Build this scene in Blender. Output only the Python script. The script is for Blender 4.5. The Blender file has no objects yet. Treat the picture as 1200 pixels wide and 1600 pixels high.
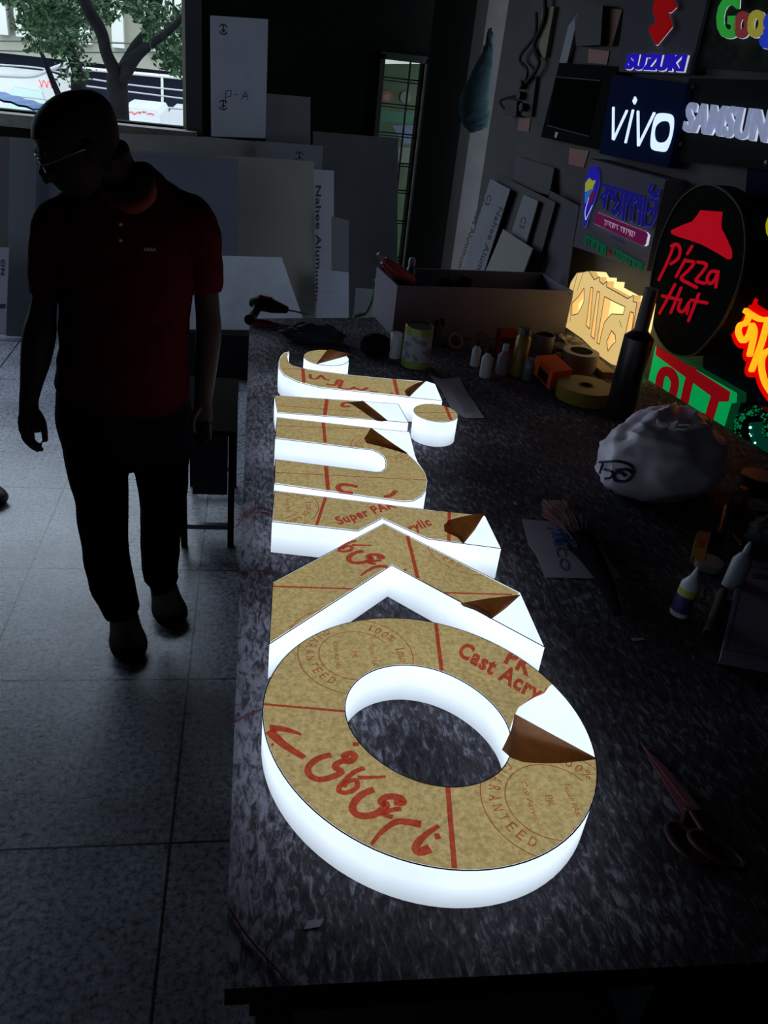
import bpy, bmesh, math, random
from mathutils import Vector, Matrix, geometry
random.seed(7)
PI = math.pi
SC = bpy.context.scene
COL = SC.collection

# ------------------------------------------------------------------ camera
FPX = 1281.0
def _n(v): return v.normalized()
CY = _n(Vector((404 - 600, -(45.6 - 800), -FPX)))
_up = Vector((math.sin(.025), math.cos(.025), 0))
CZ = _n(_up - CY * CY.dot(_up))
CX = CY.cross(CZ)
RW = Matrix((CX, CY, CZ))          # camera -> world
EYE = Vector((0, 0, 1.8))
cam = bpy.data.cameras.new('camera'); camo = bpy.data.objects.new('camera', cam); COL.objects.link(camo)
M4 = RW.to_4x4(); M4.translation = EYE; camo.matrix_world = M4
cam.sensor_fit = 'VERTICAL'; cam.sensor_height = 36; cam.sensor_width = 27; cam.lens = FPX / 1600 * 36
cam.clip_start = .02; cam.clip_end = 200
SC.camera = camo
SC.view_settings.view_transform = 'Standard'; SC.view_settings.look = 'None'
SC.view_settings.gamma = 1; SC.view_settings.use_curve_mapping = False
SC.view_settings.exposure = 0.0

# ------------------------------------------------------------------ world + daylight
w = bpy.data.worlds.new('world'); SC.world = w; w.use_nodes = True
bg = w.node_tree.nodes['Background']; bg.inputs[0].default_value = (.72, .86, 1, 1); bg.inputs[1].default_value = 4.6
def portal(name, loc, rot, sx, sy):
    L = bpy.data.lights.new(name, 'AREA'); L.shape = 'RECTANGLE'; L.size = sx; L.size_y = sy
    L.cycles.is_portal = True
    o = bpy.data.objects.new(name, L); COL.objects.link(o); o.location = loc; o.rotation_euler = rot
portal('daylight_portal_window', (-1.59, 6.06, 1.825), (-PI / 2, 0, 0), 2.32, 1.25)
portal('daylight_portal_side', (-2.75, 5.0, 1.2), (0, -PI / 2, 0), 2.2, .8)

# ------------------------------------------------------------------ helpers
def ray(x, y): return RW @ Vector((x - 600, -(y - 800), -FPX))
def at_z(x, y, z):
    d = ray(x, y); return EYE + d * ((z - EYE.z) / d.z)
def at_y(x, y, Y):
    d = ray(x, y); return EYE + d * (Y / d.y)
def msize(P): return (P - EYE).dot(RW @ Vector((0, 0, -1))) / FPX     # metres per photo pixel at P

class Plane:
    def __init__(s, O, U, V):
        s.O = Vector(O); s.U = Vector(U).normalized(); s.V = Vector(V)
        s.V = (s.V - s.U * s.V.dot(s.U)).normalized(); s.N = s.U.cross(s.V)
    def px(s, x, y, off=0):
        d = ray(x, y); o = s.O + s.N * off
        P = EYE + d * (s.N.dot(o - EYE) / s.N.dot(d)) - o
        return (P.dot(s.U), P.dot(s.V))
    def pxs(s, pts, off=0): return [s.px(x, y, off) for x, y in pts]
    def w(s, u, v, n=0): return s.O + s.U * u + s.V * v + s.N * n

def spline(pts, n=6, closed=False):
    out = []; N = len(pts)
    rng = range(N if closed else N - 1)
    for i in rng:
        p = [pts[(i + k) % N] if closed else pts[min(max(i + k, 0), N - 1)] for k in (-1, 0, 1, 2)]
        for j in range(n):
            t = j / n
            out.append(tuple(.5 * (2 * p[1][c] + (p[2][c] - p[0][c]) * t + (2 * p[0][c] - 5 * p[1][c] + 4 * p[2][c] - p[3][c]) * t * t
                        + (3 * p[1][c] - p[0][c] - 3 * p[2][c] + p[3][c]) * t ** 3) for c in range(len(pts[0]))))
    if not closed: out.append(tuple(pts[-1]))
    return out

def inside(pt, poly):
    x, y = pt; r = False; n = len(poly)
    for i in range(n):
        x1, y1 = poly[i]; x2, y2 = poly[i - 1]
        if (y1 > y) != (y2 > y) and x < (x2 - x1) * (y - y1) / (y2 - y1) + x1: r = not r
    return r

class MB:
    def __init__(s): s.v = []; s.f = []; s.m = []
    def add(s, vs, fs, m=0):
        b = len(s.v); s.v += [Vector(v) for v in vs]; s.f += [tuple(i + b for i in f) for f in fs]; s.m += [m] * len(fs)
        return s
    def box(s, a, b, m=0, rz=0, c=None):
        a = Vector(a); b = Vector(b)
        vs = [Vector((x, y, z)) for z in (a.z, b.z) for y in (a.y, b.y) for x in (a.x, b.x)]
        if rz:
            c = Vector(c) if c else (a + b) / 2; R = Matrix.Rotation(rz, 3, 'Z'); vs = [R @ (v - c) + c for v in vs]
        return s.add(vs, [(0, 2, 3, 1), (4, 5, 7, 6), (0, 1, 5, 4), (2, 6, 7, 3), (0, 4, 6, 2), (1, 3, 7, 5)], m)
    def obox(s, O, U, V, N, m=0):
        O = Vector(O); vs = [O + N * k + V * j + U * i for k in (0, 1) for j in (0, 1) for i in (0, 1)]
        return s.add(vs, [(0, 2, 3, 1), (4, 5, 7, 6), (0, 1, 5, 4), (2, 6, 7, 3), (0, 4, 6, 2), (1, 3, 7, 5)], m)
    def prism(s, pl, loops, n0, n1, m=0, ms=None):
        if loops and not isinstance(loops[0][0], (tuple, list)): loops = [loops]
        ms = m if ms is None else ms
        flat = [p for l in loops for p in l]
        tri = geometry.tessellate_polygon([[Vector((p[0], p[1], 0)) for p in l] for l in loops])
        def area(t): 
            a, b, c = [flat[i] for i in t]; return (b[0]-a[0])*(c[1]-a[1])-(b[1]-a[1])*(c[0]-a[0])
        tri = [t if area(t) > 0 else (t[0], t[2], t[1]) for t in tri]
        K = len(flat)
        s.add([pl.w(p[0], p[1], n1) for p in flat], tri, m)
        if n0 != n1:
            s.add([pl.w(p[0], p[1], n0) for p in flat], [(t[0], t[2], t[1]) for t in tri], m)
            for li, l in enumerate(loops):
                a = sum(l[i - 1][0] * l[i][1] - l[i][0] * l[i - 1][1] for i in range(len(l)))
                ll = l if (a > 0) == (li == 0) else l[::-1]
                n = len(ll)
                s.add([pl.w(p[0], p[1], n0) for p in ll] + [pl.w(p[0], p[1], n1) for p in ll],
                      [(i, (i + 1) % n, n + (i + 1) % n, n + i) for i in range(n)], ms)
        return s
    def stroke(s, pl, pts, wd, n0, n1, m=0, clip=None, smooth=0, ms=None, caps=True):
        if smooth: pts = spline(pts, smooth)
        ws = wd if isinstance(wd, (list, tuple)) else None
        def W(i): return (ws[0] + (ws[1] - ws[0]) * i / max(1, len(pts) - 1)) if ws else wd
        if clip:
            q = []; 
            for a, b in zip(pts, pts[1:]):
                k = max(1, int(math.hypot(b[0] - a[0], b[1] - a[1]) / .002))
                q += [(a[0] + (b[0] - a[0]) * j / k, a[1] + (b[1] - a[1]) * j / k) for j in range(k)]
            pts = q + [pts[-1]]
        if clip:      # one mitred ribbon, so that ink never lies twice on itself
            n = len(pts); nr = []
            for i in range(n):
                a, b = pts[max(i - 1, 0)], pts[min(i + 1, n - 1)]; dx, dy = b[0] - a[0], b[1] - a[1]; L = math.hypot(dx, dy) or 1
                nr.append((-dy / L * W(i) / 2, dx / L * W(i) / 2))
            for i in range(n - 1):
                a, b = pts[i], pts[i + 1]
                if not inside(((a[0] + b[0]) / 2, (a[1] + b[1]) / 2), clip): continue
                s.add([pl.w(a[0] - nr[i][0], a[1] - nr[i][1], n1), pl.w(b[0] - nr[i + 1][0], b[1] - nr[i + 1][1], n1), pl.w(b[0] + nr[i + 1][0], b[1] + nr[i + 1][1], n1), pl.w(a[0] + nr[i][0], a[1] + nr[i][1], n1)], [(0, 1, 2, 3)], m)
            return s
        for i, (a, b) in enumerate(zip(pts, pts[1:])):
            if clip and not inside(((a[0] + b[0]) / 2, (a[1] + b[1]) / 2), clip): continue
            dx, dy = b[0] - a[0], b[1] - a[1]; L = math.hypot(dx, dy)
            if L < 1e-7: continue
            w0, w1 = W(i) / 2, W(i + 1) / 2; nx, ny = -dy / L, dx / L
            e = 0 if (not clip) else L * .3
            ex, ey = dx / L * e, dy / L * e
            quad = [(a[0] - nx * w0 - ex, a[1] - ny * w0 - ey), (b[0] - nx * w1 + ex, b[1] - ny * w1 + ey), (b[0] + nx * w1 + ex, b[1] + ny * w1 + ey), (a[0] + nx * w0 - ex, a[1] + ny * w0 - ey)]
            s.poly(pl, quad, n0, n1, m, ms)
        if caps and not clip:
            for i, p in enumerate(pts):
                r = W(i) / 2 * .995
                s.poly(pl, [(p[0] + r * math.cos(t * PI / 6), p[1] + r * math.sin(t * PI / 6)) for t in range(12)], n0, n1, m, ms)
        return s
    def poly(s, pl, q, n0, n1, m=0, ms=None):
        n = len(q); ms = m if ms is None else ms
        s.add([pl.w(a, b, n1) for a, b in q], [tuple(range(n))], m)
        if n0 != n1:
            s.add([pl.w(a, b, n0) for a, b in q] + [pl.w(a, b, n1) for a, b in q], [(i, (i + 1) % n, n + (i + 1) % n, n + i) for i in range(n)], ms)
            s.add([pl.w(a, b, n0) for a, b in q], [tuple(range(n))[::-1]], m)
        return s
    def disc(s, pl, c, r, n0, n1, m=0, seg=24, ms=None, ry=None):
        ry = ry or r
        return s.poly(pl, [(c[0] + r * math.cos(2 * PI * t / seg), c[1] + ry * math.sin(2 * PI * t / seg)) for t in range(seg)], n0, n1, m, ms)
    def ring(s, pl, c, r, wd, n0, n1, m=0, clip=None, a0=0, a1=2 * PI, seg=90):
        pts = [(c[0] + r * math.cos(a0 + (a1 - a0) * t / seg), c[1] + r * math.sin(a0 + (a1 - a0) * t / seg)) for t in range(seg + 1)]
        return s.stroke(pl, pts, wd, n0, n1, m, clip, caps=False)
    def lathe(s, c, prof, seg=24, m=0, ax=(0, 0, 1), mz=None):
        c = Vector(c); ax = Vector(ax).normalized(); q = ax.to_track_quat('Z', 'Y').to_matrix()
        vs = []; fs = []
        for r, z in prof:
            for i in range(seg): vs.append(c + q @ Vector((r * math.cos(2 * PI * i / seg), r * math.sin(2 * PI * i / seg), z)))
        for k in range(len(prof) - 1):
            mm = mz[k] if mz else m
            s.add([], [], 0)
            fs = [(k * seg + i, k * seg + (i + 1) % seg, (k + 1) * seg + (i + 1) % seg, (k + 1) * seg + i) for i in range(seg)]
            if k == 0: base = len(s.v); s.v += vs
            s.f += [tuple(base + j for j in f) for f in fs]; s.m += [mm] * seg
        n = len(prof)
        if prof[0][0] > 1e-6: s.f.append(tuple(base + i for i in range(seg))[::-1]); s.m.append(mz[0] if mz else m)
        if prof[-1][0] > 1e-6: s.f.append(tuple(base + (n - 1) * seg + i for i in range(seg))); s.m.append(mz[-1] if mz else m)
        return s
    def tube(s, pts, rad, seg=10, m=0, flat=1.0, ref=None, cap=True):
        pts = [Vector(p) for p in pts]; n = len(pts); base = len(s.v)
        rad = rad if isinstance(rad, (list, tuple)) else [rad] * n
        flat = flat if isinstance(flat, (list, tuple)) else [flat] * n
        ref = Vector(ref) if ref else None; prev = None
        for i, p in enumerate(pts):
            t = (pts[min(i + 1, n - 1)] - pts[max(i - 1, 0)]).normalized()
            a = ref if ref else (prev if prev else (Vector((1, 0, 0)) if abs(t.x) < .8 else Vector((0, 1, 0))))
            a = (a - t * a.dot(t)).normalized(); prev = a; b = t.cross(a)
            for k in range(seg):
                an = 2 * PI * k / seg; s.v.append(p + a * rad[i] * math.cos(an) + b * rad[i] * flat[i] * math.sin(an))
        for i in range(n - 1):
            for k in range(seg):
                s.f.append((base + i * seg + k, base + i * seg + (k + 1) % seg, base + (i + 1) * seg + (k + 1) % seg, base + (i + 1) * seg + k)); s.m.append(m)
        if cap:
            s.f.append(tuple(base + k for k in range(seg))[::-1]); s.f.append(tuple(base + (n - 1) * seg + k for k in range(seg))); s.m += [m, m]
        return s
    def ball(s, c, r, seg=14, m=0, R=None):
        r = Vector(r) if not isinstance(r, (int, float)) else Vector((r, r, r)); c = Vector(c); R = R or Matrix.Identity(3)
        rows = seg // 2; vs = [c + R @ Vector((0, 0, -r.z))]; fs = []
        for i in range(1, rows):
            t = PI * i / rows - PI / 2
            for k in range(seg): vs.append(c + R @ Vector((r.x * math.cos(t) * math.cos(2 * PI * k / seg), r.y * math.cos(t) * math.sin(2 * PI * k / seg), r.z * math.sin(t))))
        vs.append(c + R @ Vector((0, 0, r.z)))
        for k in range(seg): fs.append((0, 1 + (k + 1) % seg, 1 + k))
        for i in range(rows - 2):
            for k in range(seg): a = 1 + i * seg; fs.append((a + k, a + (k + 1) % seg, a + seg + (k + 1) % seg, a + seg + k))
        a = 1 + (rows - 2) * seg
        for k in range(seg): fs.append((a + k, a + (k + 1) % seg, len(vs) - 1))
        return s.add(vs, fs, m)
    def grid(s, G, m=0, flip=False):
        r, c = len(G), len(G[0]); vs = [p for row in G for p in row]
        fs = [(i * c + j, i * c + j + 1, (i + 1) * c + j + 1, (i + 1) * c + j) for i in range(r - 1) for j in range(c - 1)]
        if flip: fs = [f[::-1] for f in fs]
        return s.add(vs, fs, m)
    def text(s, pl, st, p0, p1, p2, n0, n1, m=0, bold=0.0, clip=None):
        """st set in the parallelogram p0 (bottom left) p1 (bottom right) p2 (top left), plane coordinates"""
        vs, fs, bb = glyphs(st, bold, n0 != n1)
        x0, x1, y0, y1 = bb
        ux, uy = (p1[0] - p0[0]), (p1[1] - p0[1]); vx, vy = (p2[0] - p0[0]), (p2[1] - p0[1])
        q = []
        for v in vs:
            a = (v[0] - x0) / (x1 - x0); b = (v[1] - y0) / (y1 - y0)
            q.append((p0[0] + a * ux + b * vx, p0[1] + a * uy + b * vy, n0 + (n1 - n0) * v[2]))
        if clip:
            nf = []
            def cut(f, dep):
                k = sum(inside((q[i][0], q[i][1]), clip) for i in f)
                if k == len(f): nf.append(f); return
                if dep == 0: return
                a_, b_, c_ = f; n0_ = len(q)
                for u_, v_ in ((a_, b_), (b_, c_), (c_, a_)): q.append(tuple((q[u_][t_] + q[v_][t_]) / 2 for t_ in range(3)))
                for g in ((a_, n0_, n0_ + 2), (n0_, b_, n0_ + 1), (n0_ + 2, n0_ + 1, c_), (n0_, n0_ + 1, n0_ + 2)): cut(g, dep - 1)
            for f in fs:
                for j_ in range(1, len(f) - 1): cut((f[0], f[j_], f[j_ + 1]), 4)
            fs = nf
        return s.add([pl.w(*p) for p in q], fs, m)
    def build(s, name, mats, parent=None, smooth=False, origin=None, bevel=0, mods=None):
        if not isinstance(mats, (list, tuple)): mats = [mats]
        me = bpy.data.meshes.new(name)
        if parent is not None:
            o0 = world_loc(parent)
        elif origin is not None: o0 = Vector(origin)
        else:
            xs = [v.x for v in s.v]; ys = [v.y for v in s.v]; zs = [v.z for v in s.v]
            o0 = Vector(((min(xs) + max(xs)) / 2, (min(ys) + max(ys)) / 2, min(zs)))
        me.from_pydata([v - o0 for v in s.v], [], s.f)
        for mt in mats: me.materials.append(mt)
        me.polygons.foreach_set('material_index', s.m)
        me.update()
        if smooth:
            bm = bmesh.new(); bm.from_mesh(me); bmesh.ops.remove_doubles(bm, verts=bm.verts, dist=1e-5)
            bmesh.ops.recalc_face_normals(bm, faces=bm.faces); bm.to_mesh(me); bm.free()
            me.polygons.foreach_set('use_smooth', [True] * len(me.polygons))
            try: me.set_sharp_from_angle(angle=math.radians(42))
            except Exception: pass
        ob = bpy.data.objects.new(name, me); COL.objects.link(ob)
        if parent is not None: ob.parent = parent
        else: ob.location = o0
        if bevel:
            b = ob.modifiers.new('bevel', 'BEVEL'); b.width = bevel; b.segments = 2; b.limit_method = 'ANGLE'
        return ob

LOC = {}
def world_loc(o):
    L = Vector((0, 0, 0))
    while o is not None: L += o.location; o = o.parent
    return L

_gc = {}
def glyphs(st, bold, thick):
    key = (st, bold, thick)
    if key in _gc: return _gc[key]
    cu = bpy.data.curves.new('t', 'FONT'); cu.body = st; cu.size = 1; cu.offset = bold; cu.space_character = 1 + bold * 3; cu.fill_mode = 'BOTH'; cu.resolution_u = 3
    cu.extrude = .5 if thick else 0
    ob = bpy.data.objects.new('t', cu); COL.objects.link(ob); bpy.context.view_layer.update()
    dg = bpy.context.evaluated_depsgraph_get()
    me = bpy.data.meshes.new_from_object(ob.evaluated_get(dg))
    vs = [(v.co.x, v.co.y, (v.co.z + .5) if thick else 0) for v in me.vertices]; fs = [tuple(p.vertices) for p in me.polygons]
    bb = (min(v[0] for v in vs), max(v[0] for v in vs), min(v[1] for v in vs), max(v[1] for v in vs))
    bpy.data.objects.remove(ob); bpy.data.meshes.remove(me); bpy.data.curves.remove(cu)
    _gc[key] = (vs, fs, bb); return _gc[key]

def thing(name, label, cat, loc=(0, 0, 0), group=None):
    o = bpy.data.objects.new(name, None); COL.objects.link(o); o.location = loc; o.empty_display_size = .05
    o['label'] = label; o['category'] = cat
    if group: o['group'] = group
    return o
def tag(o, label, cat, group=None):
    o['label'] = label; o['category'] = cat
    if group: o['group'] = group
    return o
def struct(o): o['kind'] = 'structure'; return o

# ------------------------------------------------------------------ materials
_mc = {}
def mat(name, col, rough=.6, metal=0, emis=None, es=0, noise=0, nscale=20, bump=0, col2=None, spec=.5, contrast=None, trans=0):
    if name in _mc: return _mc[name]
    m = bpy.data.materials.new(name); m.use_nodes = True; nt = m.node_tree; p = nt.nodes['Principled BSDF']
    p.inputs['Base Color'].default_value = (*col, 1); p.inputs['Roughness'].default_value = rough; p.inputs['Metallic'].default_value = metal
    p.inputs['Specular IOR Level'].default_value = spec
    if emis: p.inputs['Emission Color'].default_value = (*emis, 1); p.inputs['Emission Strength'].default_value = es
    if trans: p.inputs['Transmission Weight'].default_value = trans
    if noise or col2 or bump:
        tc = nt.nodes.new('ShaderNodeTexCoord'); nz = nt.nodes.new('ShaderNodeTexNoise'); nz.inputs['Scale'].default_value = nscale
        nz.inputs['Detail'].default_value = 6; nz.inputs['Roughness'].default_value = .65
        nt.links.new(tc.outputs['Object'], nz.inputs['Vector'])
        c2 = col2 or tuple(c * (1 - noise) for c in col)
        r = nt.nodes.new('ShaderNodeValToRGB'); lo, hi = contrast or (.35, .65)
        r.color_ramp.elements[0].position = lo; r.color_ramp.elements[1].position = hi
        r.color_ramp.elements[0].color = (*c2, 1); r.color_ramp.elements[1].color = (*col, 1)
        nt.links.new(nz.outputs['Fac'], r.inputs[0]); nt.links.new(r.outputs[0], p.inputs['Base Color'])
        if bump:
            b = nt.nodes.new('ShaderNodeBump'); b.inputs['Strength'].default_value = bump; b.inputs['Distance'].default_value = .01
            nt.links.new(nz.outputs['Fac'], b.inputs['Height']); nt.links.new(b.outputs[0], p.inputs['Normal'])
    _mc[name] = m; return m

def glow(name, col, s, base=None, grad=False):
    """lit acrylic: a lamp body"""
    m = mat(name, tuple(k * .6 for k in (base or col)), .9, emis=col, es=s, spec=.03)
    return m

def m_acrylic():
    m = mat('lit_white_acrylic', (.25, .27, .3), .5, emis=(.74, .86, 1.0), es=1.2)
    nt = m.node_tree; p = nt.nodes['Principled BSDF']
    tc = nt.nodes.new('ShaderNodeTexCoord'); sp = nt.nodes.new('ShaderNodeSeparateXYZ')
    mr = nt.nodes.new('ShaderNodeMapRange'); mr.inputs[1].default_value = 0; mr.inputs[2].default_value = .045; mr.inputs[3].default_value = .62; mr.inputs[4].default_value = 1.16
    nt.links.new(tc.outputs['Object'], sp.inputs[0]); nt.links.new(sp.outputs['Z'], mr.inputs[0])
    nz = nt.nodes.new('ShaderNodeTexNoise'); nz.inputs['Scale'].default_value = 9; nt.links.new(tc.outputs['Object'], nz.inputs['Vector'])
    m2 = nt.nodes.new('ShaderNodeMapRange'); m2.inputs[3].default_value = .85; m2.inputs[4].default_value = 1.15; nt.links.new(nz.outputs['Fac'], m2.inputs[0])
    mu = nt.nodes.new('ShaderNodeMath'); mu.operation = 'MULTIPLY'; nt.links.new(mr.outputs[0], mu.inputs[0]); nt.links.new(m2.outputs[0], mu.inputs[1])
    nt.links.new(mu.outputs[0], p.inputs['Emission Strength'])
    return m

def m_paper(name, c1, c2, scale=90):
    m = bpy.data.materials.new(name); m.use_nodes = True; nt = m.node_tree; nt.nodes.remove(nt.nodes['Principled BSDF'])
    out = nt.nodes['Material Output']; tc = nt.nodes.new('ShaderNodeTexCoord')
    nz = nt.nodes.new('ShaderNodeTexNoise'); nz.inputs['Scale'].default_value = scale; nz.inputs['Detail'].default_value = 5; nz.inputs['Roughness'].default_value = .7
    nt.links.new(tc.outputs['Object'], nz.inputs['Vector'])
    r = nt.nodes.new('ShaderNodeValToRGB'); r.color_ramp.elements[0].position = .36; r.color_ramp.elements[1].position = .64
    r.color_ramp.elements[0].color = (*c1, 1); r.color_ramp.elements[1].color = (*c2, 1); nt.links.new(nz.outputs['Fac'], r.inputs[0])
    t = nt.nodes.new('ShaderNodeBsdfTranslucent'); d = nt.nodes.new('ShaderNodeBsdfDiffuse'); a = nt.nodes.new('ShaderNodeMixShader'); a.inputs[0].default_value = .25
    nt.links.new(r.outputs[0], t.inputs[0]); nt.links.new(r.outputs[0], d.inputs[0]); nt.links.new(t.outputs[0], a.inputs[1]); nt.links.new(d.outputs[0], a.inputs[2])
    nt.links.new(a.outputs[0], out.inputs[0]); return m
def m_ink(name, col):
    m = bpy.data.materials.new(name); m.use_nodes = True; nt = m.node_tree; nt.nodes.remove(nt.nodes['Principled BSDF'])
    t = nt.nodes.new('ShaderNodeBsdfTransparent'); t.inputs[0].default_value = (*col, 1); nt.links.new(t.outputs[0], nt.nodes['Material Output'].inputs[0]); return m

def m_table():
    m = bpy.data.materials.new('worn_dark_worktop'); m.use_nodes = True; nt = m.node_tree; p = nt.nodes['Principled BSDF']
    tc = nt.nodes.new('ShaderNodeTexCoord')
    mp = nt.nodes.new('ShaderNodeMapping'); mp.inputs['Rotation'].default_value = (0, 0, .5); mp.inputs['Scale'].default_value = (1, .38, 1); nt.links.new(tc.outputs['Object'], mp.inputs[0])
    a = nt.nodes.new('ShaderNodeTexNoise'); a.inputs['Scale'].default_value = 95; a.inputs['Detail'].default_value = 8; a.inputs['Roughness'].default_value = .7; a.inputs['Distortion'].default_value = .6
    nt.links.new(mp.outputs[0], a.inputs['Vector'])
    b = nt.nodes.new('ShaderNodeTexNoise'); b.inputs['Scale'].default_value = 5; b.inputs['Detail'].default_value = 3; nt.links.new(tc.outputs['Object'], b.inputs['Vector'])
    ad = nt.nodes.new('ShaderNodeMath'); ad.operation = 'MULTIPLY_ADD'; ad.inputs[1].default_value = .35; nt.links.new(b.outputs['Fac'], ad.inputs[0]); nt.links.new(a.outputs['Fac'], ad.inputs[2])
    r = nt.nodes.new('ShaderNodeValToRGB'); e = r.color_ramp.elements; e[0].position = .56; e[0].color = (.030, .026, .032, 1); e[1].position = .88; e[1].color = (.36, .345, .42, 1)
    k = e.new(.72); k.color = (.085, .078, .092, 1)
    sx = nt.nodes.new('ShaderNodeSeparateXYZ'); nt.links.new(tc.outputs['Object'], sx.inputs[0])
    lit_wear = nt.nodes.new('ShaderNodeMapRange'); lit_wear.inputs[1].default_value = -.60; lit_wear.inputs[2].default_value = -.46; lit_wear.inputs[3].default_value = .14; lit_wear.inputs[4].default_value = 0; nt.links.new(sx.outputs['X'], lit_wear.inputs[0])   # worn paint, with glow of letters and window put into the edge colour
    a2 = nt.nodes.new('ShaderNodeMath'); nt.links.new(ad.outputs[0], a2.inputs[0]); nt.links.new(lit_wear.outputs[0], a2.inputs[1])
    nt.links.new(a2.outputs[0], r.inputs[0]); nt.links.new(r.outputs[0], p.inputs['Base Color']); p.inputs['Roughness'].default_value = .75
    p.inputs['Specular IOR Level'].default_value = .12
    return m

def m_floor():
    m = bpy.data.materials.new('grey_stone_slabs'); m.use_nodes = True; nt = m.node_tree; p = nt.nodes['Principled BSDF']
    tc = nt.nodes.new('ShaderNodeTexCoord')
    nz = nt.nodes.new('ShaderNodeTexNoise'); nz.inputs['Scale'].default_value = 60; nz.inputs['Detail'].default_value = 8; nz.inputs['Roughness'].default_value = .75; nt.links.new(tc.outputs['Object'], nz.inputs['Vector'])
    n2 = nt.nodes.new('ShaderNodeTexNoise'); n2.inputs['Scale'].default_value = 3; n2.inputs['Detail'].default_value = 4; nt.links.new(tc.outputs['Object'], n2.inputs['Vector'])
    r = nt.nodes.new('ShaderNodeValToRGB'); e = r.color_ramp.elements; e[0].position = .36; e[0].color = (.12, .12, .14, 1); e[1].position = .6; e[1].color = (.66, .70, .86, 1)
    nt.links.new(nz.outputs['Fac'], r.inputs[0])
    r2 = nt.nodes.new('ShaderNodeValToRGB'); e = r2.color_ramp.elements; e[0].position = .3; e[0].color = (.5, .5, .52, 1); e[1].position = .6; e[1].color = (1, 1, 1, 1); nt.links.new(n2.outputs['Fac'], r2.inputs[0])
    mx = nt.nodes.new('ShaderNodeMix'); mx.data_type = 'RGBA'; mx.blend_type = 'MULTIPLY'; mx.inputs[0].default_value = 1; nt.links.new(r.outputs[0], mx.inputs[6]); nt.links.new(r2.outputs[0], mx.inputs[7])
    br = nt.nodes.new('ShaderNodeTexBrick'); br.offset = 0; br.inputs['Scale'].default_value = 1; br.inputs['Brick Width'].default_value = .6115; br.inputs['Row Height'].default_value = .6115
    br.inputs['Mortar Size'].default_value = .004; br.inputs['Color1'].default_value = (1, 1, 1, 1); br.inputs['Color2'].default_value = (1, 1, 1, 1); br.inputs['Mortar'].default_value = (.04, .04, .04, 1)
    mp = nt.nodes.new('ShaderNodeMapping'); mp.inputs['Location'].default_value = (.78, -2.035 + .004, 0); nt.links.new(tc.outputs['Object'], mp.inputs[0]); nt.links.new(mp.outputs[0], br.inputs['Vector'])
    m3 = nt.nodes.new('ShaderNodeMix'); m3.data_type = 'RGBA'; m3.blend_type = 'MULTIPLY'; m3.inputs[0].default_value = 1; nt.links.new(mx.outputs[2], m3.inputs[6]); nt.links.new(br.outputs['Color'], m3.inputs[7])
    nt.links.new(m3.outputs[2], p.inputs['Base Color'])
    rr = nt.nodes.new('ShaderNodeMapRange'); rr.inputs[3].default_value = .15; rr.inputs[4].default_value = .42; nt.links.new(nz.outputs['Fac'], rr.inputs[0]); nt.links.new(rr.outputs[0], p.inputs['Roughness'])
    p.inputs['Specular IOR Level'].default_value = 1.0
    b = nt.nodes.new('ShaderNodeBump'); b.inputs['Strength'].default_value = .35; b.inputs['Distance'].default_value = .003; nt.links.new(nz.outputs['Fac'], b.inputs['Height']); nt.links.new(b.outputs[0], p.inputs['Normal'])
    return m

ACR = m_acrylic()
PAPER = m_paper('kraft_masking_paper', (.36, .235, .085), (.56, .395, .165), 130)
FLAP = m_paper('kraft_paper_back', (.17, .072, .035), (.25, .115, .058), 25)
INK = m_ink('red_print', (.82, .17, .20))
INK2 = m_ink('thin_red_print', (.74, .30, .24))
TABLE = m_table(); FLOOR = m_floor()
DARKWALL = mat('dark_green_paint', (.005, .008, .006), .9, noise=.4, nscale=4, spec=.05)
PLASTER = mat('dirty_plaster', (.065, .06, .06), .85, noise=.3, nscale=5, bump=.2)
PLASTER_D = mat('dim_mauve_paint', (.09, .085, .10), .8, noise=.3, nscale=4)
CEIL = mat('ceiling_grey', (.035, .035, .035), .9, noise=.2, nscale=4)
WHITE = mat('white_sheet', (.33, .34, .41), .55, noise=.12, nscale=3)
GREYSH = mat('grey_sheet', (.13, .13, .145), .6, noise=.15, nscale=3)
BLUESH = mat('bluish_sheet', (.15, .165, .22), .5, noise=.08, nscale=3)
CREAM = mat('cream_sheet', (.25, .235, .205), .6, noise=.1, nscale=2)
DGREY = mat('dark_grey_sheet', (.07, .07, .078), .65, noise=.2, nscale=3)
BLACK = mat('black_plastic', (.008, .008, .01), .55, spec=.2)
MATTBLACK = mat('matt_black', (.005, .005, .006), .9, spec=.05)
INKBLACK = mat('black_marker', (.02, .02, .03), .7)
STEEL = mat('steel', (.5, .5, .52), .3, 1)
WOOD = mat('old_wood', (.16, .13, .10), .75, noise=.5, nscale=14, bump=.2)

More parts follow.
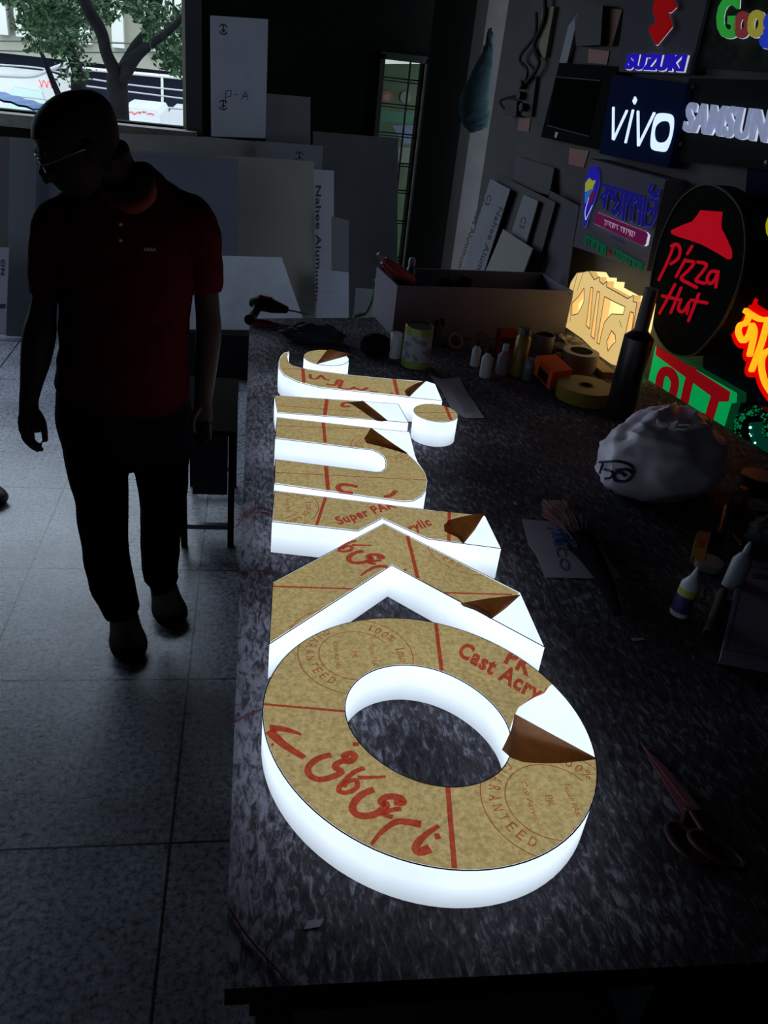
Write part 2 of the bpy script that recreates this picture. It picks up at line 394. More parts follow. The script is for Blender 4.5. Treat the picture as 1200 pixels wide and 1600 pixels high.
# ------------------------------------------------------------------ the setting
BY = 5.85           # back wall, room side
WX0, WX1, WZ0, WZ1 = -2.75, -.43, 1.2, 2.45
MB().box((-2.85, -2, -.1), (2.9, BY + .2, 0)).build('floor', FLOOR, origin=(0, 0, 0))['kind'] = 'structure'
struct(MB().box((-2.85, -2.0, 3.0), (2.9, BY + .2, 3.12)).build('ceiling', CEIL))
GX0, GX1 = .79, 1.03  # barred doorway in the back wall
struct(MB().box((-2.85, BY, 0), (WX1, BY + .2, WZ0)).box((-2.85, BY, WZ1), (WX1, BY + .2, 3)).box((WX1, BY, 0), (GX0, BY + .2, 3))
       .box((GX0, BY, 1.72), (GX1 + .02, BY + .2, 3)).box((GX1 + .02, BY, 0), (1.9, BY + .2, 3)).build('wall_back', DARKWALL))
struct(MB().box((-2.95, -2, 0), (-2.8, 4.6, 3)).box((-2.95, 5.4, 0), (-2.8, BY + .2, 3)).box((-2.95, 4.6, 2.3), (-2.8, 5.4, 3)).build('wall_left', mat('dark_left_wall', (.05, .05, .05), .8, noise=.3, nscale=4)))
struct(MB().box((-2.85, -2.15, 0), (2.9, -2, 3)).build('wall_near', DARKWALL))
# right wall (signs hang on it): runs obliquely towards the back
_d = ray(52, 3); _d.z = 0; _d.normalize()
WP0 = Vector((1.79, 2.0, 0))
W = Plane(WP0, -_d, (0, 0, 1))          # U points towards the camera side, N into the room?
if W.N.x > 0: W = Plane(WP0, _d, (0, 0, 1))
def wallpt(y): return WP0 + _d * ((y - WP0.y) / _d.y)
a, b = wallpt(-2.1), wallpt(4.62)
out = Vector((-W.N.x, -W.N.y, 0)) * .15
vs = [a, b, b + out, a + out]; vs = [v.copy() for v in vs] + [v + Vector((0, 0, 3)) for v in vs]
struct(MB().add(vs, [(0, 1, 5, 4), (1, 2, 6, 5), (2, 3, 7, 6), (3, 0, 4, 7), (4, 5, 6, 7), (3, 2, 1, 0)]).build('wall_right', mat('dim_sign_wall', (.08, .073, .078), .85, noise=.35, nscale=3)))
# pillar closing the right wall
p0 = at_y(705, 415, 4.98); p1 = at_y(731, 415, 4.98)
struct(MB().box((p0.x, 4.98, 0), (p1.x + .02, 5.25, 3)).build('trim_1', PLASTER))
struct(MB().box((p1.x + .02, 5.06, 0), (1.45, 5.25, 3)).build('trim_2', PLASTER_D))
# window frame
fm = mat('dark_window_frame', (.03, .035, .04), .5)
struct(MB().box((WX1 - .005, BY - .03, WZ0 - .02), (WX1 + .09, BY + .05, WZ1)).box((-2.75, BY + .02, WZ0), (-2.69, BY + .1, WZ1)).box((WX1 - .03, BY + .04, WZ0), (WX1, BY + .1, WZ1), 1)
       .build('window_1', [fm, mat('pale_frame_edge', (.5, .45, .33), .6)]))
struct(MB().box((-2.7, BY - .12, WZ0 - .07), (WX1 + .06, BY + .12, WZ0)).build('trim_3', mat('dusty_sill', (.12, .11, .095), .8, noise=.4, nscale=12)))
# barred doorway
dm = mat('black_iron', (.01, .012, .01), .5)
mb = MB().box((GX0 - .03, BY - .03, 0), (GX0, BY + .08, 1.75)).box((GX1 + .02, BY - .03, 0), (GX1 + .06, BY + .08, 1.75)).box((GX0 - .03, BY - .03, 1.72), (GX1 + .06, BY + .08, 1.76))
for z in (.25, .5, .75, .95, 1.12, 1.3, 1.47, 1.62):
    mb.tube([(GX0, BY + .03, z), (GX1 + .02, BY + .03, z)], .005, 6); mb.tube([(GX0, BY + .03, z - .018), (GX1 + .02, BY + .03, z - .018)], .004, 6)
mb.tube([(GX0 + .17, BY + .03, 0), (GX0 + .17, BY + .03, 1.72)], .006, 6)
struct(mb.build('window_2', dm))
# black door leaf standing in front of the pillar gap
struct(MB().box((1.0, BY - .42, 0), (1.42, BY - .36, 3)).build('door_1', mat('black_door', (.004, .005, .004), .9, spec=.05)))

# ------------------------------------------------------------------ outdoors
GZ = -4.2
struct(MB().box((-30, BY + .6, GZ - .1), (20, 60, GZ)).build('floor_street', mat('asphalt', (.06, .06, .06), .9, noise=.3, nscale=2), origin=(0, 6, GZ)))
FY = 19.0
def fz(x, y): return at_y(x, y, FY)
bld = thing('office_building', 'pale concrete office building with arched bays across the street', 'building', (-4, FY, GZ))
fac = mat('cream_concrete', (.21, .21, .155), .8, noise=.2, nscale=1.2)
colm = mat('white_column', (.34, .34, .30), .7)
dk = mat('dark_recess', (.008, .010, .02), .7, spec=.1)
tlow = at_y(0, 86, FY).z; tlow2 = at_y(300, 112, FY).z; zl = (tlow + tlow2) / 2
MB().box((-9, FY, zl), (4, FY + .5, zl + 1.15)).box((-9, FY + .35, zl), (4, FY + 3, zl + 5)).build('wall', fac, bld)
pf = Plane((0, FY, 0), (1, 0, 0), (0, 0, 1))
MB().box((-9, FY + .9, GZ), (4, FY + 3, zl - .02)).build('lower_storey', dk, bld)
for x in (7, 38, 101, 135, 186, 236, 262, 284, 318):
    P = at_y(x, 40, FY)
    MB().box((P.x - .11, FY - .25, zl + .32), (P.x + .11, FY, zl + 4)).build('column', colm, bld)
for xa, xb in ((14, 36), (117, 137), (166, 184), (196, 226), (240, 258)):
    A, B = at_y(xa, 46, FY), at_y(xb, 80, FY); k = (B.x - A.x) * .25
    q = [(A.x, zl + .45), (B.x, zl + .45), (B.x, zl + 1.2), (B.x - k, zl + 1.5), (A.x + k, zl + 1.5), (A.x, zl + 1.2)]
    if xa < 150: MB().prism(pf, q, .0, .06).build('bay_panel', mat('grey_bay', (.09, .085, .075), .8), bld)
    MB().box((A.x - .05, FY - .03, zl + (1.75 if xa < 150 else .95)), (B.x + .05, FY + .3, zl + 4)).build('window', mat('office_glass', (.012, .014, .02), .6, spec=.1), bld)
# railing pipes below the facade
rail = thing('pipe_railing', 'white metal pipe rail in front of the dark lower storey', 'railing', at_y(230, 115, 16))
MB().tube([at_y(95, 104, 16), at_y(310, 124, 16)], .028, 8).build('top_rail', colm, rail)
MB().tube([at_y(253, 119, 16), at_y(254, 176, 16)], .022, 8).build('post', colm, rail)
pole = MB().tube([at_y(108, -40, 14), at_y(111, 180, 14)], .06, 10).build('utility_pole', mat('pale_pole', (.28, .26, .22), .7), smooth=True)
tag(pole, 'pale utility pole rising behind the small tree trunk', 'pole')
cab = mat('black_cable', (.02, .02, .02), .6); cabw = mat('pale_cable', (.20, .20, .20), .6)
wires = [([(0, 64), (150, 66), (302, 72)], cab, .012, 'upper black overhead cable crossing the cream facade'),
         ([(0, 79), (120, 82), (302, 80)], cab, .012, 'lower black overhead cable crossing the cream facade'),
         ([(0, 101), (60, 106), (110, 117)], cabw, .012, 'pale overhead cable above the bus, the highest of them'),
         ([(0, 118), (50, 119), (80, 108), (108, 98)], cabw, .03, 'thick pale sagging cable rising to the utility pole'),
         ([(110, 118), (200, 132), (302, 143)], cabw, .012, 'pale overhead cable right of the forked tree, upper one'),
         ([(110, 131), (200, 143), (302, 156)], cabw, .012, 'pale overhead cable right of the forked tree, middle one'),
         ([(110, 158), (230, 166), (302, 172)], cabw, .018, 'thicker pale cable just above the white van roofs'),
         ([(0, 150), (40, 152), (75, 156)], cabw, .012, 'pale cable passing in front of the bus windows')]
for pts, m_, r_, lb in wires:
    q = spline([tuple(at_y(x, y, 13.92)) for x, y in pts], 8)
    tag(MB().tube(q, r_, 6, ref=(0, 1, 0)).build('overhead_cable', m_, smooth=True), lb, 'cable', 'overhead cables over the street')
# bus
YB = 15.0
bus = thing('bus', 'white bus passing left in the street below', 'bus', (at_y(20, 150, YB).x, YB, GZ))
A = at_y(-60, 124, YB); B = at_y(86, 143, YB); zr = at_y(40, 124, YB).z; zb = GZ + .4
q = [(A.x, zb), (B.x, zb), (B.x, zr - .35), (B.x - .25, zr - .08), (B.x - .6, zr), (A.x, zr)]
pb = Plane((0, YB, 0), (1, 0, 0), (0, 0, 1))
MB().prism(pb, q, -2.4, 0).build('body', mat('white_paint', (.32, .32, .31), .35), bus)
MB().box((A.x, YB - .02, zr - 1.15), (B.x - .05, YB, zr - .55)).build('window_band', mat('bus_glass', (.04, .07, .12), .1), bus)
MB().prism(pb, [(B.x - .75, zr - .45), (B.x - .1, zr - .45), (B.x - .2, zr - .15), (B.x - .6, zr - .12)], 0, .03).build('windscreen', mat('bus_glass2', (.25, .33, .28), .1), bus)
lg = MB()
for k in range(3):
    c = at_y(62, 130, YB).x + k * .075; z0 = at_y(62, 132, YB).z
    lg.stroke(pb, [(c, z0 + .06), (c + .028, z0 - .03), (c + .056, z0 + .06)], .014, 0, .012)
lg.build('emblem', mat('red_emblem', (.6, .04, .04), .5), bus)
for x in (A.x + 1.2, B.x - 1.1): MB().lathe((x, YB + .02, GZ + .45), [(.02, -.25), (.45, -.25), (.45, 0), (.25, .02)], 20, ax=(0, -1, 0)).build('wheel', BLACK, bus, smooth=True)
# blue awning
aw = MB(); a0 = at_y(-40, 158, 9.5); a1 = at_y(52, 170, 9.5)
aw.grid([[Vector((a0.x + (a1.x - a0.x) * i / 8, 9.5 + .9 * j, a1.z + .10 * (1 - i / 8) - .05 * j + .012 * (i % 2))) for i in range(9)] for j in range(2)])
aw.grid([[Vector((a0.x + (a1.x - a0.x) * i / 8, 9.5 + .9 * j, a1.z - .02 + .10 * (1 - i / 8) - .05 * j + .012 * (i % 2))) for i in range(9)] for j in range(2)], flip=True)
tag(aw.build('tarpaulin', mat('blue_tarp', (.015, .06, .16), .5)), 'blue tarpaulin roof below the window at far left', 'tarpaulin')
# vans
for n_, (xa, xb, yt, yb, lb) in enumerate(((186, 249, 169, 200, 'white van roof with red writing parked below the forked tree'), (262, 335, 175, 204, 'white van roof beside the window edge, right of the other van'))):
    YV = (12.5, 14.9)[n_]; A = at_y(xa, yt + 3, YV); B = at_y(xb, yt + 3, YV); zt_ = at_y((xa + xb) / 2, yt, YV).z
    v = thing('van', lb, 'van', ((A.x + B.x) / 2, YV, GZ))
    pv = Plane((0, YV, 0), (1, 0, 0), (0, 0, 1))
    q = [(A.x, GZ + .35), (B.x, GZ + .35), (B.x, zt_ - .06), (B.x - .04, zt_), (A.x + .04, zt_), (A.x, zt_ - .06)]
    MB().prism(pv, q, -1.3, 0).build('body', mat('white_paint', (.32, .32, .31), .35), v)
    if n_ == 0:
        s_ = MB(); rr = random.Random(3); x = A.x + .1
        while x < B.x - .15:
            d_ = rr.uniform(.03, .09); zz = at_y(220, 177, YV).z + rr.uniform(-.02, .02)
            s_.stroke(pv, [(x, zz), (x + d_ * .5, zz + rr.uniform(-.03, .03)), (x + d_, zz)], .015, 0, .006); x += d_ + .02
        s_.build('lettering', mat('red_emblem', (.6, .04, .04), .5), v)
    for x in (A.x + .3, B.x - .3): MB().lathe((x, YV + .02, GZ + .35), [(.02, -.2), (.35, -.2), (.35, 0), (.2, .02)], 18, ax=(0, -1, 0)).build('wheel', BLACK, v, smooth=True)
    MB().box((A.x + .1, YV - .012, zt_ - .85), (B.x - .1, YV, zt_ - .4)).build('window', mat('bus_glass', (.04, .07, .12), .1), v)
# trees
BARK = mat('bark', (.007, .007, .008), .95, spec=.05, noise=.5, nscale=9, bump=.5)
def tree(name, Y, limbs, clusters, lb, nl, seed):
    rr = random.Random(seed)
    base = at_y(*limbs[0][0][:2], Y)
    t = thing(name, lb, 'tree', (base.x, Y, GZ))
    mb = MB()
    for li, L in enumerate(limbs):
        P = [at_y(x, y, Y) for x, y, r in L]; R_ = [r * msize(p) for (x, y, r), p in zip(L, P)]
        if li == 0: P = [Vector((P[0].x + .1, Y, GZ))] + P; R_ = [R_[0] * 1.3] + R_
        P = [p + Vector((0, (.25 * i * (-1) ** li if li else 0), 0)) for i, p in enumerate(P)]
        q = spline([(p.x, p.y, p.z, r) for p, r in zip(P, R_)], 5)
        mb.tube([c[:3] for c in q], [c[3] for c in q], 10, ref=(0, 1, 0))
    mb.build('trunk', BARK, t, smooth=True)
    lv = MB()
    for cx, cy, rx, ry, n in clusters:
        C = at_y(cx, cy, Y); k = msize(C)
        for _ in range(int(n * nl * 1.6)):
            a_ = rr.uniform(0, 2 * PI); u = rr.random() ** .5
            p = C + Vector((rx * k * u * math.cos(a_), rr.uniform(-.6, .6), ry * k * u * math.sin(a_)))
            sz = rr.uniform(.02, .045); n_ = Vector((rr.gauss(0, 1), rr.gauss(0, 1), rr.gauss(0, 1) + .6)).normalized()
            t1 = n_.orthogonal().normalized(); t1 = Matrix.Rotation(rr.uniform(0, 6.3), 3, n_) @ t1; t2 = n_.cross(t1)
            lv.add([p - t1 * sz, p + t2 * sz * .42, p + t1 * sz, p - t2 * sz * .42], [(0, 1, 2, 3)], 0 if rr.random() < .6 else 1)
    lv.build('foliage', [mat('leaf_dark', (.007, .020, .008), .8, spec=.1), mat('leaf_light', (.035, .066, .028), .8, spec=.1)], t)
tree('forked_tree', 9.0, [[(187, 200, 16), (186, 160, 15), (184, 118, 14)], [(184, 120, 12), (174, 85, 9), (172, 50, 9), (160, 15, 9), (150, -25, 9)],
     [(186, 118, 9), (205, 75, 8), (226, 40, 7), (240, -20, 6)], [(190, 125, 11), (215, 90, 9), (245, 68, 6), (278, 46, 5), (315, 10, 4)], [(226, 42, 4), (230, 10, 4), (222, -30, 3)]],
     [(120, 10, 60, 28, 700), (75, 22, 40, 22, 400), (235, 15, 35, 22, 260), (262, 58, 30, 20, 300), (272, 95, 24, 16, 230), (290, 30, 18, 22, 120), (205, -5, 30, 14, 120), (30, -5, 40, 14, 250), (288, 105, 14, 14, 120)],
     'large tree with a dark forked trunk outside the window', 1.0, 5)
tree('slender_tree', 10.5, [[(128, 200, 12), (124, 125, 10), (112, 85, 8), (104, 55, 5)], [(92, 150, 5), (84, 110, 4), (83, 85, 3)]],
     [(85, 58, 34, 22, 520), (100, 78, 18, 12, 160), (58, 40, 22, 14, 200), (118, 110, 18, 22, 120), (68, 74, 14, 8, 80), (125, 45, 18, 20, 120)],
     'smaller leafy tree left of the forked tree', 1.0, 9)
# green posters seen through the barred doorway
pg = Plane((0, 7.0, 0), (1, 0, 0), (0, 0, 1))
post = thing('poster_board', 'green and pale poster board behind the barred doorway', 'poster', (at_y(630, 200, 7.0).x, 7.02, 0))
q = pg.pxs([(570, 100), (690, 100), (680, 440), (560, 440)])
MB().prism(pg, q, -.03, 0).build('board', mat('green_poster', (.018, .045, .014), .6, noise=.4, nscale=5, col2=(.045, .07, .025)), post)
mb = MB()
for x, y, rx, m_ in ((604, 152, 11, 0), (604, 152, 6, 1), (634, 152, 10, 2)):
    c = pg.px(x, y); mb.disc(pg, c, rx * .0044, .001 + .002 * m_, .004 + .002 * m_, m_)
mb.poly(pg, pg.pxs([(594, 172), (660, 178), (655, 192), (594, 190)]), .001, .003, 3).poly(pg, pg.pxs([(612, 196), (655, 196), (650, 222), (630, 226)]), .001, .004, 4).poly(pg, pg.pxs([(622, 230), (650, 230), (645, 260), (622, 255)]), .001, .004, 2)
mb.build('print', [mat('poster_red', (.15, .04, .02), .6), mat('poster_cream', (.12, .11, .07), .6), mat('poster_pale', (.09, .10, .075), .6), mat('poster_green', (.02, .09, .045), .6), mat('poster_blue', (.07, .09, .14), .6)], post)
struct(MB().box((.3, BY + .25, 2.1), (2.2, 8.0, 2.2)).box((.3, BY + .25, -.1), (2.2, 8, 0)).box((.28, BY + .2, 0), (.34, 8, 2.1)).build('shade_porch', mat('shade_porch_mat', (.2, .2, .18), .8)))  # roof, floor and side added to keep skylight off the poster board

# ------------------------------------------------------------------ sheets leaning at the back
def lean(yb, tilt=.16): return Plane((0, yb, 0), (1, 0, 0), (0, tilt, 1))
def sheet(name, yb, px, m, label, th=.006, group=None, tilt=.16, cat='sheet', marks=None, mm=None, part=None):
    pl = lean(yb, tilt); q = pl.pxs(px)
    mb = MB().prism(pl, q, -th, 0)
    if marks: marks(mb, pl)
    o = mb.build(name, [m] + (mm or []))
    return tag(o, label, cat, group)
def arrow_mark(mb, pl, x, y, r=7.5):
    c = pl.px(x, y); k = msize(pl.w(*c)) * r
    mb.ring(pl, c, k * .88, k * .26, .0005, .0015, 1, a0=.5, a1=2.6, seg=14); mb.ring(pl, c, k * .88, k * .26, .0005, .0015, 1, a0=3.64, a1=5.78, seg=14)
    mb.stroke(pl, [(c[0], c[1] + k * .8), (c[0], c[1] - k * .2)], k * .25, .0005, .0015, 1)
    mb.poly(pl, [(c[0] - k * .5, c[1] - .05 * k), (c[0], c[1] - k * .6), (c[0] + k * .5, c[1] - .05 * k)], .0005, .0015, 1)
def mk_pa(mb, pl):
    arrow_mark(mb, pl, 349, 46); arrow_mark(mb, pl, 349, 164)
    S = lambda pts, w_=.004: mb.stroke(pl, pl.pxs(pts), w_, .0005, .0012, 1)
    S([(352, 162), (353, 142), (361, 141), (361, 150), (353, 152)]); S([(366, 148), (371, 147)]); S([(377, 156), (384, 143), (387, 156)]); S([(380, 151), (387, 150)])
sheet('signboard_panel', 5.6, [(328, 24), (419, 30), (415, 216), (330, 213)], WHITE, 'tall white panel marked P-A standing on the sheets beside the window', marks=mk_pa, mm=[INKBLACK], tilt=.05, th=.012)
sheet('grey_board', 5.66, [(417, 146), (485, 152), (485, 300), (414, 300)], GREYSH, 'small grey board peeking out right of the tall white panel', tilt=.03)
sheet('plastic_sheet', 5.62, [(489, 205), (622, 216), (620, 497), (489, 497)], DGREY, 'large dark grey sheet at the back right, beside the barred doorway', tilt=.05)
sheet('plastic_sheet', 5.46, [(60, 203), (326, 214), (412, 222), (412, 300), (412, 497), (50, 522)], mat('pale_sheet', (.20, .20, .21), .6, noise=.2, nscale=4), 'pale sheet under the window sill whose top edge shows above the cream sheet')
def mk_ar(mb, pl): arrow_mark(mb, pl, 468, 245)
sheet('plastic_sheet', 5.40, [(400, 220), (505, 228), (503, 265), (505, 497), (400, 497)], mat('mid_grey_sheet', (.15, .15, .18), .6, noise=.1, nscale=3), 'grey sheet with a round arrow mark just above the cream sheet', marks=mk_ar, mm=[INKBLACK])
def mk_nah(mb, pl):
    p0 = pl.px(493, 290); p1 = pl.px(493, 470); p2 = pl.px(502, 290)
    mb.text(pl, 'Nahee Aluminum', p0, p1, p2, .0005, .0012, 1, bold=.02)
sheet('plastic_sheet', 5.34, [(486, 264), (522, 267), (520, 497), (486, 497)], WHITE, 'narrow white sheet lettered Nahee Aluminum down its edge', marks=mk_nah, mm=[INKBLACK])
sheet('plastic_sheet', 5.22, [(57, 222), (180, 232), (491, 252), (492, 497), (48, 522)], CREAM, 'widest sheet of the stack, cream coloured with a thick right edge', th=.02)
sheet('plastic_sheet', 5.17, [(57, 229), (180, 236), (372, 248), (370, 500), (50, 522)], BLUESH, 'bluish grey sheet leaning on the cream sheet behind the standing man')
sheet('plastic_sheet', 5.14, [(15, 214), (57, 217), (47, 527), (10, 525)], mat('slate_sheet', (.12, .13, .155), .6, noise=.1, nscale=3), 'slate grey sheet at the left between two paler sheets')
sheet('plastic_sheet', 5.20, [(-60, 210), (15, 214), (10, 522), (-60, 520)], DGREY, 'darkest grey sheet at the far left edge')
def mk_no(mb, pl):
    mb.text(pl, 'NO', pl.px(7, 430), pl.px(7, 405), pl.px(1, 430), .0005, .0012, 1, bold=.03)
    mb.poly(pl, pl.pxs([(-30, 474), (9, 475), (8, 482), (-30, 481)]), .0005, .0012, 1)
sheet('plastic_sheet', 5.08, [(-60, 384), (14, 387), (9, 521), (-60, 518)], WHITE, 'low white board at the far left with black letters NO', marks=mk_no, mm=[INKBLACK])
sheet('aluminium_sheet', 4.35, [(286, 398), (440, 402), (474, 500), (474, 516), (270, 514)], mat('brushed_aluminium', (.80, .86, 1.0), .45, .25, noise=.15, nscale=9), 'shiny aluminium sheet with a slanted right edge behind the table', tilt=1.0)
supp = MB().box((-.42, 4.64, .001), (.42, 4.84, .25)).box((-.43, 4.63, .25), (.43, 4.85, .272)).build('storage_box', mat('dark_storage', (.012, .012, .014), .8)); tag(supp, 'dark low box on the floor under the aluminium sheet', 'box')
for px, lb in (([(518, 338), (545, 345), (545, 497), (518, 497)], 'grey offcut standing right of the lettered white sheet, tallest offcut'),
               ([(497, 420), (545, 426), (545, 498), (497, 498)], 'pale offcut standing low behind the table'),
               ([(496, 458), (523, 458), (527, 499), (494, 499)], 'smallest pale offcut, in front of the others behind the table'),
               ([(556, 450), (590, 452), (588, 499), (552, 499)], 'grey offcut left of the white tool box')):
    sheet('sheet_offcut', 5.3 - .03 * px[0][1] / 100, px, WHITE if 'pale' in lb else GREYSH, lb, group='offcuts behind the table', tilt=.1)
hose = [tuple(at_y(x, y, 4.7)) for x, y in ((583, 436), (586, 455), (578, 478), (570, 490), (552, 498), (545, 535), (541, 566), (540, 585))]
tag(MB().tube(spline(hose, 6), .012, 8).build('garden_hose', mat('green_hose', (.02, .10, .03), .5), smooth=True), 'green hose hanging down left of the white tool box', 'hose')

# sheets and odds and ends by the pillar (lean on the right wall)
RP = Plane(WP0 + W.N * .36, W.U, Vector((0, 0, 1)) - W.N * .2)
def rsheet(name, off, px, m, label, marks=None, mm=None, th=.006, group='sheets leaning by the pillar'):
    if px[2][1] > 400: px = px[:2] + [(px[1][0] + (px[2][0] - px[1][0]) * 1.6, px[1][1] + (px[2][1] - px[1][1]) * 1.6), (px[0][0] + (px[3][0] - px[0][0]) * 1.6, px[0][1] + (px[3][1] - px[0][1]) * 1.6)]
    mb = MB().prism(RP, RP.pxs(px, off), off - th, off)
    if marks: marks(mb, off)
    return tag(mb.build(name, [m] + (mm or [])), label, 'sheet', group)
rsheet('plastic_sheet', -.06, [(806, 244), (866, 262), (858, 305), (800, 290)], mat('dim_grey_board', (.11, .11, .12), .8, spec=.1), 'grey board behind the lettered panels by the pillar')
rsheet('plastic_sheet', -.05, [(860, 298), (905, 322), (888, 425), (830, 425)], mat('dim_grey_sheet', (.10, .10, .115), .8, spec=.1), 'grey sheet right of the lettered panels under the black screen')
rsheet('plastic_sheet', -.03, [(778, 272), (868, 316), (838, 425), (760, 425)], BLACK, 'black sheet between the lettered panels by the pillar')
def mk1(mb, off):
    mb.text(RP, 'Nahee Aluminum', RP.px(751, 309, off), RP.px(715, 417, off), RP.px(758, 312, off), off + .0004, off + .001, 1, bold=.02)
    mb.text(RP, 'Nahee Alum', RP.px(779, 322, off), RP.px(745, 420, off), RP.px(786, 326, off), off + .0004, off + .001, 1, bold=.02)
    mb.text(RP, 'C3', RP.px(762, 304, off), RP.px(757, 320, off), RP.px(769, 306, off), off + .0004, off + .001, 1, bold=.02)
rsheet('lettered_panel', 0, [(766, 279), (797, 296), (756, 425), (722, 425)], mat('dimmed_white', (.26, .26, .30), .7, noise=.15, nscale=6, spec=.1), 'white panel lettered Nahee Aluminum leaning beside the pillar', marks=mk1, mm=[INKBLACK])  # darker copy of white_sheet; dim light by the pillar put into its colour
rsheet('lettered_panel', -.01, [(818, 304), (841, 314), (822, 380), (798, 366)], mat('dimmed_white', (.26, .26, .30), .7), 'short white panel with a small C3 mark leaning on the black sheet', marks=lambda mb, off: mb.text(RP, 'C3', RP.px(815, 338, off), RP.px(811, 356, off), RP.px(823, 340, off), off + .0004, off + .001, 1, bold=.02), mm=[INKBLACK])
rsheet('plastic_sheet', .03, [(786, 358), (832, 388), (818, 425), (758, 425)], mat('creamy_offcut', (.27, .27, .26), .7, spec=.1), 'cream sheet with a pointed corner in front of the lettered panels')

# hanging bag on the pillar
bag = MB(); B = [(766, 44, 2), (764, 70, 7), (758, 100, 13), (748, 130, 19), (741, 160, 24), (744, 185, 23), (748, 203, 14)]
P = [at_y(x, y, 4.9) for x, y, r in B]; q = spline([(p.x, p.y, p.z, r * msize(p)) for p, (x, y, r) in zip(P, B)], 5)
bag.tube([c[:3] for c in q], [c[3] for c in q], 14, flat=.6, ref=(1, 0, 0))
rr = random.Random(2)
for v in bag.v: v += Vector((rr.uniform(-.006, .006), rr.uniform(-.006, .006), rr.uniform(-.004, .004)))
tag(bag.build('hanging_bag', mat('teal_plastic', (.006, .016, .019), .8, spec=.1), smooth=True), 'teal plastic bag hanging on the edge of the pillar', 'bag')

# things on the wall near the pillar
def wplate(mb, px, n0, n1, m=0): return mb.prism(W, W.pxs(px, n1), n0, n1, m)
scr = thing('wall_screen', 'black framed screen on the wall left of the vivo sign', 'screen', W.w(*W.px(905, 160), 0))
wplate(MB(), [(874, 98), (965, 104), (944, 236), (845, 214)], .002, .05).build('casing', MATTBLACK, scr)
wplate(MB(), [(868, 122), (938, 127), (920, 211), (857, 198)], .05, .053).build('glass_panel', mat('screen_glass', (.003, .004, .004), .95, spec=.0), scr)
for a_, b_ in (((868, 120), (938, 126)), ((855, 196), (920, 213))): MB().stroke(W, [W.px(*a_, .055), W.px(*b_, .055)], .004, .053, .056).build('metal_strip', mat('dull_metal', (.07, .07, .07), .7, spec=.1), scr)
mb = MB(); mb.poly(W, W.pxs([(868, 206), (872, 207), (869, 216), (866, 214)], .052), .05, .052); mb.build('badge', mat('dull_metal2', (.3, .3, .3), .5), scr)
sb = thing('switchboard', 'pale socket board with black plugs on the wall left of the screen', 'switchboard', W.w(*W.px(822, 150), 0))
wplate(MB(), [(811, 118), (838, 120), (830, 182), (806, 180)], .001, .018).build('back_plate', PLASTER, sb)
for x, y in ((820, 133), (818, 150), (822, 168)):
    c = W.px(x, y, .02); MB().disc(W, c, .018, .018, .05, seg=14).build('plug', BLACK, sb)
for k, (pts, lb) in enumerate((([(800, 180), (790, 172), (782, 158), (806, 150), (818, 150)], 'black cord looping out to the left of the socket board'),
                  ([(818, 133), (824, 110), (812, 90), (836, 55), (838, 20)], 'black cord climbing the wall above the socket board'),
                  ([(822, 130), (842, 100), (835, 70), (850, 30), (852, -5)], 'thick black cord right of the climbing one'))):
    tag(MB().tube(spline([tuple(W.w(*W.px(x, y, .03), .03)) for x, y in pts], 6), .006 + .004 * k / 2, 6).build('power_cord', BLACK, smooth=True), lb, 'cord')
pb_ = thing('plug_adapter', 'black power adapter plugged in at the left of the socket board', 'adapter', W.w(*W.px(796, 165), 0))
wplate(MB(), [(790, 156), (808, 157), (806, 182), (788, 181)], .001, .04).build('housing', BLACK, pb_); MB().tube([W.w(*W.px(805, 165, .04), .03), W.w(*W.px(812, 165, .04), .03)], .004, 6).build('pin', STEEL, pb_)
for px, c_, lb in (([(811, 183), (829, 185), (826, 206), (808, 204)], (.16, .05, .03), 'small brown-red sticker under the socket board'),
               ([(890, 231), (920, 236), (912, 262), (888, 256)], (.2, .04, .03), 'red sticker on the wall under the screen'),
               ([(920, 76), (952, 80), (948, 101), (918, 98)], (.22, .035, .02), 'red sticker just above the screen')):
    tag(wplate(MB(), px, .001, .004).build('wall_sticker', mat('sticker_%d' % px[0][0], c_, .6)), lb, 'sticker')
for px, c_, lb in (([(848, 12), (866, 10), (852, 90), (838, 88)], (.17, .15, .09), 'tan board standing high on the wall at the left of the shelf'),
               ([(888, 40), (904, 20), (886, 98), (874, 98)], (.24, .24, .29), 'pale grey board leaning above the screen'),
               ([(912, 10), (942, 8), (938, 70), (900, 72), (898, 30)], (.006, .006, .006), 'black rounded speaker case above the screen'),
               ([(944, 12), (972, 15), (956, 72), (940, 70)], (.13, .045, .03), 'dark red board between thin metal strips above the screen')):
    tag(wplate(MB(), px, .001, .05 if 'speaker' in lb else .02).build('wall_board' if 'speaker' not in lb else 'speaker_case', mat('wb_%d' % px[0][0], c_, .7), bevel=.004), lb, 'board' if 'speaker' not in lb else 'speaker')

# ------------------------------------------------------------------ workbench
TZ = .80
wr = lambda y: wallpt(y).x - .115
tb = thing('workbench', 'long dark scuffed workbench carrying the glowing letters', 'table', (.6, 1.9, 0))
pt = Plane((0, 0, TZ), (1, 0, 0), (0, 1, 0))
q = [(-.012, .578), (wr(.54) , .535), (wr(3.5), 3.5), (.5, 3.37), (-.006, 3.25)]
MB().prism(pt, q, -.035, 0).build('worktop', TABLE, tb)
legm = mat('dark_frame', (.03, .028, .03), .6)
MB().box((.02, .62, .66), (1.3, .66, .765)).box((.02, 3.15, .66), (1.3, 3.19, .765)).box((.02, .66, .66), (.05, 3.15, .765)).build('apron', legm, tb)
for x, y in ((.03, .63), (.03, 1.9), (.03, 3.12), (1.35, .63), (1.3, 1.9), (1.25, 3.12)):
    MB().box((x, y, 0), (x + .05, y + .05, .765)).build('leg', legm, tb)
